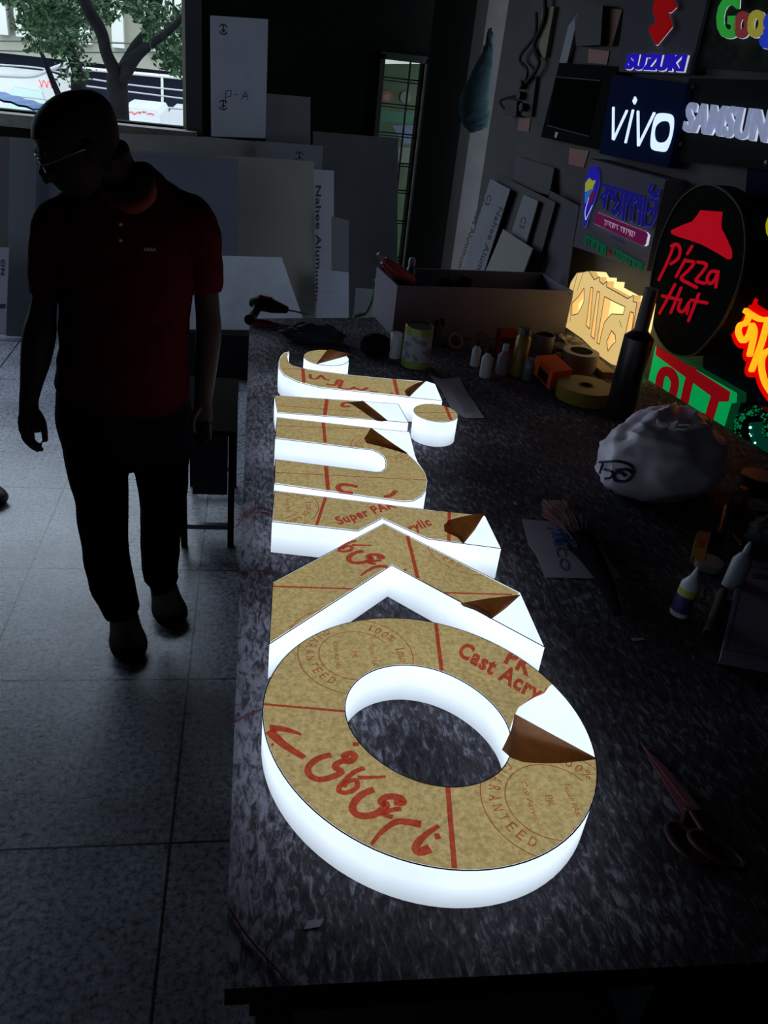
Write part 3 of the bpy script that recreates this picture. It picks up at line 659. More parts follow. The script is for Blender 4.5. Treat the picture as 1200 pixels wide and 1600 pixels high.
MB().box((.05, .7, .22), (1.3, 3.1, .24)).build('lower_shelf', mat('dark_shelf', (.03, .03, .03), .7), tb)
# rack beside the table
rk = thing('metal_stand', 'low dark metal stand with a grey board beside the far end of the bench', 'stand', (-.19, 3.0, 0))
MB().box((-.22, 3.02, .12), (-.08, 3.035, .46)).build('board', mat('stand_board', (.05, .05, .055), .7), rk)
for x in (-.24, -.06):
    for y in (2.82, 3.32): MB().box((x - .012, y - .012, 0), (x + .012, y + .012, .5)).build('leg', BLACK, rk)
for y in (2.82, 3.32): MB().box((-.24, y - .01, .08), (-.06, y + .01, .1)).build('rung', mat('rung_metal', (.3, .3, .32), .4, .7), rk)
MB().box((-.25, 2.80, .49), (-.045, 3.34, .51)).build('top', mat('stand_top', (.008, .008, .009), .9, spec=.05), rk)
cr = thing('storage_crate', 'dark teal crate under the near end of the workbench', 'crate', (1.0, .9, .24))
mb = MB().box((.72, .74, .25), (1.25, 1.2, .27))
for a_, b_ in (((.72, .74, .27), (1.25, .76, .55)), ((.72, 1.18, .27), (1.25, 1.2, .55)), ((.72, .76, .27), (.74, 1.18, .55)), ((1.23, .76, .27), (1.25, 1.18, .55))): mb.box(a_, b_)
mb.build('body', mat('teal_plastic2', (.03, .10, .11), .5), cr); MB().box((.70, .72, .54), (1.27, .74, .57)).build('rim', mat('teal_plastic3', (.03, .12, .12), .5), cr)

# ------------------------------------------------------------------ glowing letters on the bench
LH = .08
LT = Plane((0, 0, TZ + LH), (1, 0, 0), (0, 1, 0))
def L(pts): return LT.pxs(pts)
EDGE = mat('dark_glue_edge', (.10, .09, .10), .6)
G_LET = 'glowing acrylic letters on the workbench'
def letter(name, label, outline, holes, paper, flap, prints, thin, texts=None, peeled=True):
    cx = sum(p[0] for p in outline) / len(outline); cy = sum(p[1] for p in outline) / len(outline)
    t = thing(name, label, 'sign letter', (cx, cy, TZ + .001), G_LET)
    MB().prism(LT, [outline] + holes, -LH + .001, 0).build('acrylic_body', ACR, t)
    mb = MB()
    for pl_ in paper:
        mb.prism(LT, [pl_], .0008, .0008)
    clip = paper[0]
    for pts, wd in prints: mb.stroke(LT, L(pts), wd, .0014, .0014, 1, clip=clip)
    for fn in thin: fn(mb, clip)
    mb.build('kraft_paper', [PAPER, INK, INK2], t)
    # thin dark seam where the face meets the sides
    for lp in [outline] + holes: MB().stroke(LT, lp + [lp[0]], .0016, -.0006, .0004, caps=False).build('seam', EDGE, t)
    if flap:
        A, Bp, hA, hm, hB = flap; n = 10; m_ = 8
        def resample(P, k):
            P = [P[0]] * (k + 1) if len(P) == 1 else P; D = [0]
            for a_, b_ in zip(P, P[1:]): D.append(D[-1] + math.hypot(b_[0] - a_[0], b_[1] - a_[1]))
            if D[-1] == 0: return P
            o = []
            for i in range(k + 1):
                s_ = D[-1] * i / k; j = 0
                while j < len(D) - 2 and D[j + 1] < s_: j += 1
                f = (s_ - D[j]) / max(1e-9, D[j + 1] - D[j]); o.append((P[j][0] + (P[j + 1][0] - P[j][0]) * f, P[j][1] + (P[j + 1][1] - P[j][1]) * f))
            return o
        a_, b_ = resample(A, n), resample(Bp, n); G = []
        for j in range(m_ + 1):
            s_ = j / m_; h = hA * (1 - s_) + hB * s_ + hm * math.sin(PI * s_); row = []
            for (x0, y0), (x1, y1) in zip(a_, b_):
                x, y = x0 + (x1 - x0) * s_, y0 + (y1 - y0) * s_
                row.append(LT.w(*LT.px(x, y, h), h))
            G.append(row)
        MB().grid(G).build('peeled_flap', FLAP, t, smooth=True)['label'] = 'darker curled-back kraft paper'
    return t

def stamp(cpx, r=.1, rin=.064, ang=-PI / 2):
    """round guarantee stamp; text runs along direction ang"""
    def f(mb, clip):
        c = LT.px(*cpx)
        mb.ring(LT, c, r, .0018, .0012, .0012, 2, clip=clip); mb.ring(LT, c, rin, .0018, .0012, .0012, 2, clip=clip, a0=.5, a1=2 * PI - .5)
        ux, uy = math.cos(ang), math.sin(ang); vx, vy = -uy, ux
        def line(st, off, wd, h):
            p0 = (c[0] - ux * wd / 2 + vx * off, c[1] - uy * wd / 2 + vy * off)
            mb.text(LT, st, p0, (p0[0] + ux * wd, p0[1] + uy * wd), (p0[0] + vx * h, p0[1] + vy * h), .0012, .0012, 2, bold=.0, clip=clip)
        line('Cast Acrylic', -.040, .072, .012); line('PK', -.008, .020, .011); line('Super PAK', .024, .06, .012)
        rm = (r + rin) / 2 - .002
        def arc(st, mid, step, up):
            n = len(st)
            for i, ch in enumerate(st):
                if ch == ' ': continue
                a_ = ang + mid + (i - (n - 1) / 2) * step
                rx, ry = math.cos(a_), math.sin(a_)
                # baseline direction
                sgn = -1 if up else 1
                tx, ty = (ry, -rx) if up else (-ry, rx)
                ox, oy = (rx, ry) if up else (-rx, -ry)
                h = .017; wd = .010 if ch not in 'mWw%' else .014
                if ch in 'Iil1': wd = .003
                if ch in 'mnoperstd' : h = .012
                x0 = c[0] + rx * (rm + (-.007 if up else .008)) - tx * wd / 2; y0 = c[1] + ry * (rm + (-.007 if up else .008)) - ty * wd / 2
                mb.text(LT, ch, (x0, y0), (x0 + tx * wd, y0 + ty * wd), (x0 + ox * h, y0 + oy * h), .0012, .0012, 2, bold=.004, clip=clip)
        arc('GUARANTEED', -PI / 2, .21, False)
        arc('100% Imported', PI / 2, -.19, True)
    return f
def bigtext(st, a_, b_, c_, bold=.045):
    return lambda mb, clip: mb.text(LT, st, LT.px(*a_), LT.px(*b_), LT.px(*c_), .0014, .0014, 1, bold=bold, clip=clip)
def script(o, sc, strokes, org=(0, 0)):
    def f(mb, clip):
        for wd, pts in strokes:
            P_ = [(o[0] + x / sc, o[1] + y / sc) for x, y in pts]
            q_ = spline(L(P_), 5) if len(P_) > 2 else L(P_)
            mb.stroke(LT, q_, wd, .0014, .0014, 1, clip=clip)
    return f
def moved(S, frm, to):
    def f(mb, clip):
        a_, b_ = LT.px(*frm), LT.px(*to)
        for wd, pts in S:
            q_ = [(x + b_[0] - a_[0], y + b_[1] - a_[1]) for x, y in L([(400 + x / 3.529, 1100 + y / 3.529) for x, y in pts])]
            mb.stroke(LT, spline(q_, 5) if len(q_) > 2 else q_, wd, .0014, .0014, 1, clip=clip)
    return f
def urdu(o, s, raw=False):      # brush script across the paper, drawn once and set at scale s
    S = [((.006, .020), [(250, 172), (200, 155), (140, 140), (75, 138)]), ((.020, .012), [(72, 150), (150, 225), (268, 300)]), (.007, [(84, 226), (98, 230)]),
         (.013, [(415, 284), (340, 305), (290, 350), (295, 395), (350, 420), (420, 405), (470, 378), (435, 350), (470, 320), (520, 320), (545, 290), (520, 275), (485, 290), (510, 312)]),
         (.010, [(532, 225), (568, 225)]), (.010, [(597, 356), (540, 380), (480, 435), (455, 480), (500, 492), (555, 465), (550, 425), (500, 435), (480, 462)]),
         ((.010, .006), [(560, 410), (640, 408), (716, 405)]),
         (.014, [(650, 475), (580, 505), (535, 560), (545, 605), (600, 622), (670, 605), (720, 560), (690, 545), (720, 515), (790, 520), (810, 548), (760, 545)]),
         (.010, [(800, 580), (740, 590), (700, 610), (755, 628)]),
         ((.006, .016), [(635, 780), (690, 710), (770, 655), (840, 655), (910, 668)]),
         ((.008, .018), [(1008, 675), (940, 720), (885, 780), (895, 820), (960, 800)]), (.012, [(985, 735), (1015, 732)])]
    if raw: return [(tuple(c * .8 for c in w_) if isinstance(w_, tuple) else w_ * .8, p) for w_, p in S]
    return script(o, 3.529 / s, [(tuple(c * s * .8 for c in w_) if isinstance(w_, tuple) else w_ * s * .8, p) for w_, p in S])

# ring letter
OC, OR_, IR = (.298, .0), .2614, .1295
def arc_pts(c, rx, a0, a1, n): return [(c[0] + rx * math.cos(a0 + (a1 - a0) * i / n), c[1] + rx * math.sin(a0 + (a1 - a0) * i / n)) for i in range(n + 1)]
def fit_circle(P):
    n = len(P); mx = sum(p[0] for p in P) / n; my = sum(p[1] for p in P) / n
    Suu = sum((p[0] - mx) ** 2 for p in P); Svv = sum((p[1] - my) ** 2 for p in P); Suv = sum((p[0] - mx) * (p[1] - my) for p in P)
    A1 = sum((p[0] - mx) ** 3 + (p[0] - mx) * (p[1] - my) ** 2 for p in P) / 2; B1 = sum((p[1] - my) ** 3 + (p[1] - my) * (p[0] - mx) ** 2 for p in P) / 2
    D = Suu * Svv - Suv ** 2; u = (A1 * Svv - B1 * Suv) / D; v = (B1 * Suu - A1 * Suv) / D
    return (u + mx, v + my), math.sqrt(u * u + v * v + (Suu + Svv) / n)
def fit_ellipse_pts(P, n=96):
    """closed smooth outline through traced points, as Fourier series of radius"""
    c, r = fit_circle(P); K = 2
    rows = []; 
    for p in P:
        a_ = math.atan2(p[1] - c[1], p[0] - c[0]); rows.append((a_, math.hypot(p[0] - c[0], p[1] - c[1])))
    import numpy as np
    A_ = np.array([[1] + [f(k * a_) for k in range(1, K + 1) for f in (math.cos, math.sin)] for a_, _ in rows]); b_ = np.array([q[1] for q in rows])
    s_ = np.linalg.lstsq(A_, b_, rcond=None)[0]
    R_ = lambda a_: float(s_ @ np.array([1] + [f(k * a_) for k in range(1, K + 1) for f in (math.cos, math.sin)]))
    return c, R_
OUT = [(411,1101),(421,1167),(477,1258),(578,1324),(670,1354),(747,1357),(863,1326),(912,1283),(933,1215),(926,1157),(863,1070),(800,1022),(742,993),(680,973),(612,965),(540,973),(477,1002),(433,1046)]
INN = [(540,1109),(547,1138),(573,1176),(622,1208),(670,1225),(718,1229),(757,1220),(791,1196),(796,1138),(767,1099),(718,1063),(670,1043),(622,1038),(573,1055)]
oc, oR = fit_ellipse_pts(L(OUT)); ic, iR = fit_ellipse_pts(L(INN))
def ell(c, R_, a0=0, a1=2 * PI, n=96): return [(c[0] + R_(a0 + (a1 - a0) * i / n) * math.cos(a0 + (a1 - a0) * i / n), c[1] + R_(a0 + (a1 - a0) * i / n) * math.sin(a0 + (a1 - a0) * i / n)) for i in range(n + 1)]
def ang_of(c, px): p = LT.px(*px); return math.atan2(p[1] - c[1], p[0] - c[0])
a_t = ang_of(oc, (865, 1069)); a_b = ang_of(oc, (933, 1185)); i_t = ang_of(ic, (797, 1140)); i_b = ang_of(ic, (797, 1160))
torn = [(858, 1073), (850, 1084), (836, 1090), (822, 1098), (810, 1106), (806, 1114)]
def shrink(c, R_, k): return lambda a_: R_(a_) - k
oRs, iRs = shrink(oc, oR, .001), shrink(ic, iR, -.001)
pap = ell(oc, oRs, a_t, a_b + 2 * PI, 110) + L([(870, 1150)]) + L([(800, 1118)]) + ell(ic, iRs, i_t, i_b, 2)[:0]
pap = ell(oc, oRs, a_t, a_b + 2 * PI, 110) + L([(798, 1150)]) + ell(ic, iRs, i_b + 2 * PI, i_t, 90) + L([(804, 1117)] + torn[::-1])
letter('ring_letter', 'large ring-shaped glowing letter at the near end, nearest of the row',
       ell(oc, oR)[:-1], [ell(ic, iR)[:-1][::-1]], [pap],
       ([(933, 1185), (868, 1150), (804, 1115)], [(933, 1186), (905, 1190), (868, 1193), (820, 1192), (795, 1183), (781, 1168), (796, 1152), (799, 1140)], .002, .006, .010),
       [([(408, 1101), (545, 1113)], .005), ([(680, 968), (690, 1050)], .007), ([(699, 1225), (710, 1360)], .0075), ([(797, 1138), (806, 1142)], .006)],
       [stamp((556, 1024)), stamp((862, 1252), .104, .068), urdu((400, 1100), 1.0),
        bigtext('Cast Acrylic', (708, 1031), (868, 1126), (726, 1002), .045), bigtext('PK', (786, 1036), (826, 1060), (800, 1012), .045)])
# chevron letter
letter('chevron_letter', 'chevron-shaped glowing letter between the ring and the notched bar',
       L([(426, 910), (600, 818), (813, 926), (851, 1011), (612, 883), (421, 1006)])[::-1], [],
       [L([(426.5, 911), (600, 819.5), (811, 927), (768, 968), (612, 882), (422, 1004)])[::-1]],
       ([(813, 930), (790, 951), (768, 967)], [(812, 929), (760, 935), (728, 941), (714, 944), (738, 952), (760, 961), (766, 967)], .001, .008, .004),
       [([(424, 917), (580, 922)], .005), ([(694, 927), (800, 930)], .005), ([(635, 832), (653, 905)], .008)],
       [stamp((548, 1010), .115, .07), stamp((740, 858), .1, .062), moved(urdu((400, 1100), 1.0, True), (590, 1258.7), (571, 873)), bigtext('3', (752, 960), (766, 966), (757, 948))])
# notched bar
letter('notched_bar_letter', 'glowing bar letter lettered Super PAK with a notch cut by the chevron tip',
       L([(429, 767), (664, 796), (758, 806), (783, 857), (668, 842), (597, 810), (559, 830), (425, 815)])[::-1], [],
       [L([(429.5, 768), (664, 797), (756, 806), (724, 849), (668, 841), (597, 809), (559, 829), (426, 814)])[::-1]],
       ([(757, 803), (742, 828), (724, 850)], [(756, 801), (722, 807), (700, 813), (693, 821), (692, 829), (702, 834), (714, 839), (722, 848)], .001, .010, .004),
       [([(509, 777), (494, 823)], .007), ([(702, 800), (701, 848)], .008)],
       [stamp((428, 790), .1, .06), bigtext('Super PAK', (533, 825), (624, 797), (521, 809), .045), bigtext('Acrylic', (622, 846), (678, 825), (611, 829), .045)])
# U letter
uo = [(433, 652), (580, 669), (640, 675), (649, 712), (653, 722)] + [(664, 738), (668, 751), (666, 765), (658, 776), (645, 783), (630, 784), (615, 782)] + [(429, 756), (430, 718), (588, 738)] + [(596, 737), (602, 731), (603, 722), (600, 714), (592, 708), (581, 703), (569, 702)] + [(430, 685)]
up_ = [(433.5, 653), (579, 669.5), (636, 709), (650, 722)] + [(663, 738), (667, 751), (665, 765), (657, 775.5), (645, 782), (630, 783), (615, 781)] + [(429.5, 755), (430.5, 718.5), (588, 738.5)] + [(596.5, 738), (603, 732), (604, 722), (601, 713.5), (592, 707), (581, 702.3), (569, 701.3)] + [(430.5, 684)]
letter('hairpin_letter', 'U-shaped glowing letter with a rounded right end and an open slot at the left',
       L(uo)[::-1], [], [L(up_)[::-1]],
       ([(581, 669), (610, 690), (637, 708)], [(579, 669), (572, 681), (568, 686), (572, 692), (596, 698), (618, 704), (634, 709)], .001, .012, .004),
       [([(505, 660), (508, 692)], .009), ([(509, 727), (513, 770)], .010), ([(432, 666), (572, 671)], .003), ([(431, 739), (668, 751)], .003)],
       [stamp((598, 700), .085, .055), script((400, 520), 2.609, [(.014, [(415, 630), (360, 620), (335, 630), (350, 650), (395, 655)]), (.012, [(570, 645), (550, 665), (520, 670)])])])
# bar
letter('plain_bar_letter', 'short straight glowing bar letter beyond the U-shaped letter',
       L([(429, 618), (622, 631), (638, 660), (584, 656), (434, 645)])[::-1], [],
       [L([(429.5, 618.7), (566, 628), (600, 656.5), (584, 655.5), (434.5, 644.3)])[::-1]],
       ([(567, 626), (585, 640), (606, 657)], [(543, 629), (552, 633), (568, 644), (582, 654), (592, 659), (603, 658)], .002, .016, .006),
       [([(511, 622), (507, 652)], .011), ([(431, 634), (566, 644)], .003)],
       [script((400, 520), 2.609, [(.012, [(385, 285), (355, 290), (355, 303), (385, 300)])])])
# hooked letter
ho = [(452, 549), (444, 551), (438, 557), (435, 566), (436, 576), (444, 587), (465, 597), (500, 606), (570, 613), (640, 621), (691, 626), (680, 600), (668, 596), (612, 592), (549, 586), (500, 580), (475, 576), (457, 571), (450, 565), (448, 557)]
hp = [(450, 550), (444.5, 552), (438.5, 558), (436, 566), (437, 576), (445, 586.3), (466, 596.3), (500, 605), (570, 612), (636, 619.5), (664, 597), (612, 592.8), (549, 586.8), (500, 580.7), (475, 576.7), (456.5, 571.5), (449.5, 565), (447.5, 557)]
letter('hooked_letter', 'long glowing letter with a curled left end, farthest long one of the row',
       L(ho), [], [L(hp)],
       ([(665, 596), (652, 608), (640, 620)], [(666, 594), (650, 599), (636, 607), (632, 611), (634, 617), (637, 619)], .001, .018, .008),
       [([(473, 575), (475, 601)], .011), ([(615, 590), (622, 620)], .012), ([(440, 577), (478, 577)], .003)],
       [script((400, 520), 2.609, [(.010, [(220, 170), (225, 188), (250, 188), (265, 175), (280, 190), (300, 195)]), (.012, [(285, 210), (320, 215), (335, 195), (350, 200), (340, 225), (375, 232), (400, 225)]), (.012, [(395, 222), (430, 235), (455, 225)]), (.01, [(465, 240), (500, 244)]), (.01, [(545, 248), (560, 248)])])])
# discs
for cpx, r_, lb, lines_, fl, pp in (((510, 559), .075, 'glowing round dot letter inside the curl of the hooked letter', [], ([(550, 554), (525, 561), (495, 569)], [(549, 553), (530, 549), (513, 545), (507, 552), (500, 561), (495, 568)], .002, .006, .012), 'half'),
                          ((681, 645), .0655, 'glowing round dot letter standing alone right of the plain bar', [([(693, 628), (706, 660)], .010), ([(646, 645), (716, 645)], .003)], None, 'full')):
    c = LT.px(*cpx)
    o_ = [(c[0] + r_ * math.cos(t * PI / 24), c[1] + r_ * math.sin(t * PI / 24)) for t in range(48)]
    if pp == 'full': pr = [(c[0] + (r_ - .001) * math.cos(t * PI / 24), c[1] + (r_ - .001) * math.sin(t * PI / 24)) for t in range(48)]
    else:
        a0 = math.atan2(LT.px(550, 552)[1] - c[1], LT.px(550, 552)[0] - c[0]); a1 = math.atan2(LT.px(495, 570)[1] - c[1], LT.px(495, 570)[0] - c[0]) + 2 * PI
        while a1 - a0 > 2 * PI: a1 -= 2 * PI
        pr = [(c[0] + (r_ - .001) * math.cos(a0 + (a1 - a0) * t / 40), c[1] + (r_ - .001) * math.sin(a0 + (a1 - a0) * t / 40)) for t in range(41)]
    letter('dot_letter', lb, o_, [], [pr], fl, lines_, [])
# red feed wires at the bench edge
RW_ = mat('red_wire', (.16, .015, .03), .5)
for pts, lb in (([(428, 800), (405, 792), (385, 800), (372, 812)], 'thin red wire leaving the notched bar letter over the bench edge'),
                ([(427, 806), (408, 800), (384, 806), (371, 822)], 'second thin red wire just in front of it at the notched bar letter'),
                ([(424, 895), (400, 891), (370, 893)], 'thin red wire leaving the chevron letter over the bench edge'),
                ([(409, 1108), (385, 1118), (362, 1132)], 'thin red wire leaving the ring letter over the bench edge'),
                ([(360, 1420), (385, 1460), (420, 1500), (452, 1535)], 'thin red wire lying across the near left corner of the bench')):
    q = spline([tuple(at_z(x, y, TZ + .003)) for x, y in pts], 6)
    tag(MB().tube(q, .0016, 6).build('red_wire', RW_, smooth=True), lb, 'wire', 'red feed wires')

# ------------------------------------------------------------------ signs on the right wall
def sub(ox, oy, k): return lambda pts: [(ox + x / k, oy + y / k) for x, y in pts]
def panel(px, n1, m, parent, name='backing_board', n0=.002, bevel=0): return wplate(MB(), px, n0, n1).build(name, m, parent, bevel=bevel)
def wsign(label, px, name='wall_sign', z=None):
    cx = sum(p[0] for p in px) / len(px); cy = sum(p[1] for p in px) / len(px)
    return thing(name, label, 'sign', W.w(*W.px(cx, cy), 0))
WGLOW = glow('white_edge_glow', (.75, .82, 1.0), .62)

# car maker sign
px = [(980, -30), (1112, -30), (1077, 116), (963, 112)]
t = wsign('grey panel with the red emblem and blue SUZUKI lettering, top left of the signs', px)
panel(px, .045, mat('dim_grey_panel', (.09, .09, .105), .9, spec=.05), t)
c = sub(880, 0, 3.75)
em = c([(600, -70), (652, 40), (618, 72), (600, 62), (626, 156), (540, 262), (498, 172), (540, 128), (556, 186), (566, 186), (524, 62), (528, 20), (560, -30)])
MB().prism(W, W.pxs([(x + 1.2, y + 1) for x, y in em], .055), .046, .055).build('emblem_edge', WGLOW, t)['label'] = 'glowing white edge of the emblem'
MB().prism(W, W.pxs(em, .068), .056, .068).build('emblem', glow('red_face', (.35, .004, .006), .42, (.3, .01, .01)), t)['label'] = 'red zigzag emblem'
MB().text(W, 'SUZUKI', W.px(976.5, 109.5, .055), W.px(1068, 113.5, .055), W.px(982, 84.5, .055), .046, .055, bold=.04).build('letter_edges', WGLOW, t)
MB().text(W, 'SUZUKI', W.px(975, 108, .066), W.px(1065, 112, .066), W.px(980, 83.5, .066), .056, .066, bold=.04).build('lettering', glow('blue_face', (.02, .01, .55), .5, (.03, .02, .4)), t)
# search-engine sign
px = [(1106, -30), (1300, -20), (1275, 118), (1082, 104)]
t = wsign('dark glossy panel with the coloured Google letters at the top right', px)
panel(px, .03, mat('smoked_panel', (.02, .03, .022), .7, noise=.9, nscale=14, spec=.05), t)
for ch, a, b_, c_, col in (('G', (1117, 59), (1148, 60), (1121, -6), (.03, .38, .05)), ('o', (1144, 59), (1167, 60), (1148, 17), (.22, .035, .035)), ('o', (1165, 58), (1190, 59), (1169, 15), (.36, .34, .05)),
                           ('g', (1184, 76), (1214, 77), (1192, 18), (.02, .05, .6)), ('l', (1218, 62), (1224, 62), (1226, -6), (.03, .38, .05))):
    sh = lambda p, d: W.px(p[0] + d, p[1] + d * .7, .045)
    MB().text(W, ch, sh(a, 1.4), sh(b_, 1.4), sh(c_, 1.4), .031, .045, bold=.02).build('letter_edge', WGLOW, t)
    MB().text(W, ch, W.px(*a, .06), W.px(*b_, .06), W.px(*c_, .06), .046, .06, bold=.03).build('letter', glow('letter_%s%.2f' % (ch, col[0]), col, .5), t)
# phone maker sign
px = [(957, 116), (1074, 130), (1044, 262), (936, 240)]
t = wsign('navy panel with glowing white vivo lettering', px)
panel(px, .06, mat('navy_panel', (.006, .016, .06), .9, spec=.03), t)
VG = glow('vivo_white', (.62, .76, 1.0), 1.1)
mb = MB(); o_ = .068
for pts in ([(290, 632), (288, 812)], [(292, 815), (368, 650)], [(404, 648), (362, 832)], [(434, 655), (436, 850)], [(438, 850), (528, 664)]):
    mb.stroke(W, W.pxs(c(pts), o_), .0085, .061, o_)
mb.prism(W, W.pxs(c([(417, 565), (426, 585), (414, 612), (404, 592)]), o_), .061, o_)
mb.prism(W, [W.pxs(c(spline([(560, 664), (620, 668), (641, 700), (632, 790), (600, 880), (560, 886), (516, 870), (512, 810), (524, 730), (538, 685)], 4, True)), o_)[::-1],
             W.pxs(c(spline([(566, 712), (612, 712), (626, 745), (618, 800), (592, 832), (548, 832), (530, 800), (534, 745)], 4, True)), o_)], .061, o_)
mb.build('lettering', VG, t)
# electronics maker sign
px = [(1077, 122), (1300, 128), (1262, 272), (1048, 250)]
t = wsign('dark panel with brushed silver SAMSUNG lettering', px)
panel(px, .035, mat('charcoal_panel', (.012, .014, .014), .9, spec=.05), t)
MB().text(W, 'SAMSUNG', W.px(1068, 206, .05), W.px(1226, 228, .05), W.px(1076, 160, .05), .036, .05, bold=.024).build('letter_edges', WGLOW, t)
MB().text(W, 'SAMSUNG', W.px(1065, 205, .065), W.px(1222, 227, .065), W.px(1073.5, 159, .065), .051, .065, bold=.022).build('lettering', mat('silver_face', (.3, .32, .42), .7, .0, emis=(.20, .24, .38), es=.8, noise=.6, nscale=45, spec=.1), t)
for x, y in ((1081, 135), (1062, 225), (1197, 254)): MB().lathe(W.w(*W.px(x, y, .04), .035), [(.001, 0), (.008, 0), (.008, .006), (.004, .009)], 14, ax=W.N).build('screw', mat('dull_screw', (.18, .17, .15), .45, .6), t, smooth=True)
# clinic style sign box
c = sub(890, 240, 6.667)
px = [(919, 247), (1040, 281), (1010, 424), (896, 385)]
t = wsign('deep grey sign box with a blue leaf, blue script and a magenta strip', px)
panel(px, .10, mat('sign_box_grey', (.12, .115, .15), .9, spec=.05), t, 'box', bevel=.003)
blue = glow('deep_blue_script', (.01, .01, .22), .45, (.02, .02, .3)); o_ = .108
def wst(mb, pts, wd, n0, n1, m=0, sm=0):
    q_ = W.pxs(c(pts), n1); mb.stroke(W, spline(q_, 4) if (sm and len(q_) > 2) else q_, wd, n0, n1, m)
S_ = [[(340, 325), (590, 400), (750, 452)], [(790, 470), (900, 500)], [(390, 345), (352, 570)], [(385, 375), (322, 455), (362, 520)], [(395, 380), (425, 420), (425, 480)],
      [(462, 380), (455, 440), (490, 500), (435, 590), (465, 635), (500, 585)], [(545, 400), (515, 635)], [(585, 410), (548, 690)], [(610, 420), (596, 500), (636, 560)], [(655, 440), (630, 690)],
      [(665, 500), (700, 470), (722, 520), (700, 580)], [(745, 460), (715, 735)], [(895, 500), (885, 640), (835, 750), (765, 740), (752, 700), (780, 500)], [(800, 620), (835, 570), (870, 600)],
      [(850, 325), (815, 380), (850, 420), (880, 455), (920, 380)], [(830, 390), (910, 450)]]
mb = MB()
for s_ in S_: wst(mb, [(x + 8, y + 4) for x, y in s_], .0075, .101, .105)
mb.build('script_edges', glow('script_edge', (.35, .38, .9), .35), t)
mb = MB()
for s_ in S_: wst(mb, s_, .0085, .105, .112)
mb.build('script', blue, t)['label'] = 'deep blue script lettering'
MB().prism(W, W.pxs(c([(282, 614), (800, 820), (826, 850), (805, 950), (785, 964), (256, 730)]), .108), .101, .108).build('strip_edge', WGLOW, t)
MB().prism(W, W.pxs(c([(280, 612), (790, 815), (808, 845), (785, 945), (768, 958), (254, 728)]), .112), .108, .112).build('strip', glow('magenta_face', (.11, .006, .05), .6, (.15, .01, .08)), t)['label'] = 'magenta strip with small pale script'
rr = random.Random(11); mb = MB()
for x0, x1, y0 in ((362, 510, 690), (528, 680, 758)):
    sl = .41; mb.stroke(W, W.pxs(c([(x0, y0), (x1, y0 + (x1 - x0) * sl)]), .114), .0016, .1125, .114)
    x = x0 + 8
    while x < x1: wst(mb, [(x, y0 + (x - x0) * sl), (x + rr.uniform(-8, 8), y0 + 22 + (x - x0) * sl), (x + rr.uniform(-12, 6), y0 + rr.uniform(35, 60) + (x - x0) * sl)], .0016, .1125, .114); x += rr.uniform(14, 24)
mb.build('small_script', glow('pale_script', (.5, .42, .55), .55), t)
mb = MB()
for x0, x1, y0 in ((170, 370, 850), (460, 750, 985)):
    x = x0
    while x < x1:
        yy = y0 + (x - x0) * .55; h_ = rr.uniform(60, 110); wst(mb, [(x, yy), (x + rr.uniform(-6, 10), yy + h_ * .5), (x - 8, yy + h_)], .0055, .101, .106); x += rr.uniform(20, 34)
    mb.stroke(W, W.pxs(c([(x0, y0 + 8), (x1, y0 + 8 + (x1 - x0) * .55)]), .106), .006, .101, .106)
mb.build('green_script', glow('green_script_face', (.003, .07, .035), .6, (.01, .15, .08)), t)['label'] = 'dark green script lettering'
mb = MB(); wst(mb, [(400, 1010), (430, 1040)], .011, .101, .106); mb.build('red_mark', glow('red_mark_face', (.10, .01, .01), .5), t)
mb = MB(); wst(mb, [(440, 870), (460, 885), (500, 895), (560, 920)], .004, .101, .103); wst(mb, [(500, 905), (550, 930)], .006, .101, .104); mb.build('faint_mark', glow('faint_blue', (.03, .02, .08), .5), t)
leaf = c(spline([(245, 130), (292, 165), (300, 290), (262, 450), (205, 600), (152, 765), (146, 500), (160, 300), (195, 180)], 4, True))
MB().prism(W, W.pxs([(x + 1, y + .5) for x, y in leaf], .104)[::-1], .101, .104).build('leaf_edge', glow('leaf_edge', (.45, .5, .95), .5), t)
lf = MB().prism(W, W.pxs(leaf, .110)[::-1], .104, .110).build('leaf', glow('leaf_blue', (.015, .012, .35), .6, (.02, .02, .3)), t)
MB().prism(W, W.pxs(c([(200, 255), (235, 285), (265, 278), (232, 362), (160, 400), (163, 310)]), .114)[::-1], .110, .114).build('yellow_band', glow('leaf_yellow', (.28, .30, .03), .7), t)
MB().prism(W, W.pxs(c([(160, 410), (225, 372), (250, 360), (200, 440), (155, 520)]), .114)[::-1], .110, .114).build('cyan_band', glow('leaf_cyan', (.02, .12, .40), .7), t)
MB().prism(W, W.pxs(c([(205, 440), (245, 380), (255, 420), (205, 540)]), .114)[::-1], .110, .114).build('red_band', glow('leaf_maroon', (.12, .01, .04), .6), t)
mb = MB(); wst(mb, [(198, 458), (160, 600), (165, 690)], .0018, .114, .116, sm=1); wst(mb, [(165, 690), (235, 540)], .0018, .114, .116); mb.build('vein_line', glow('vein_glow', (.6, .65, .9), .7), t)

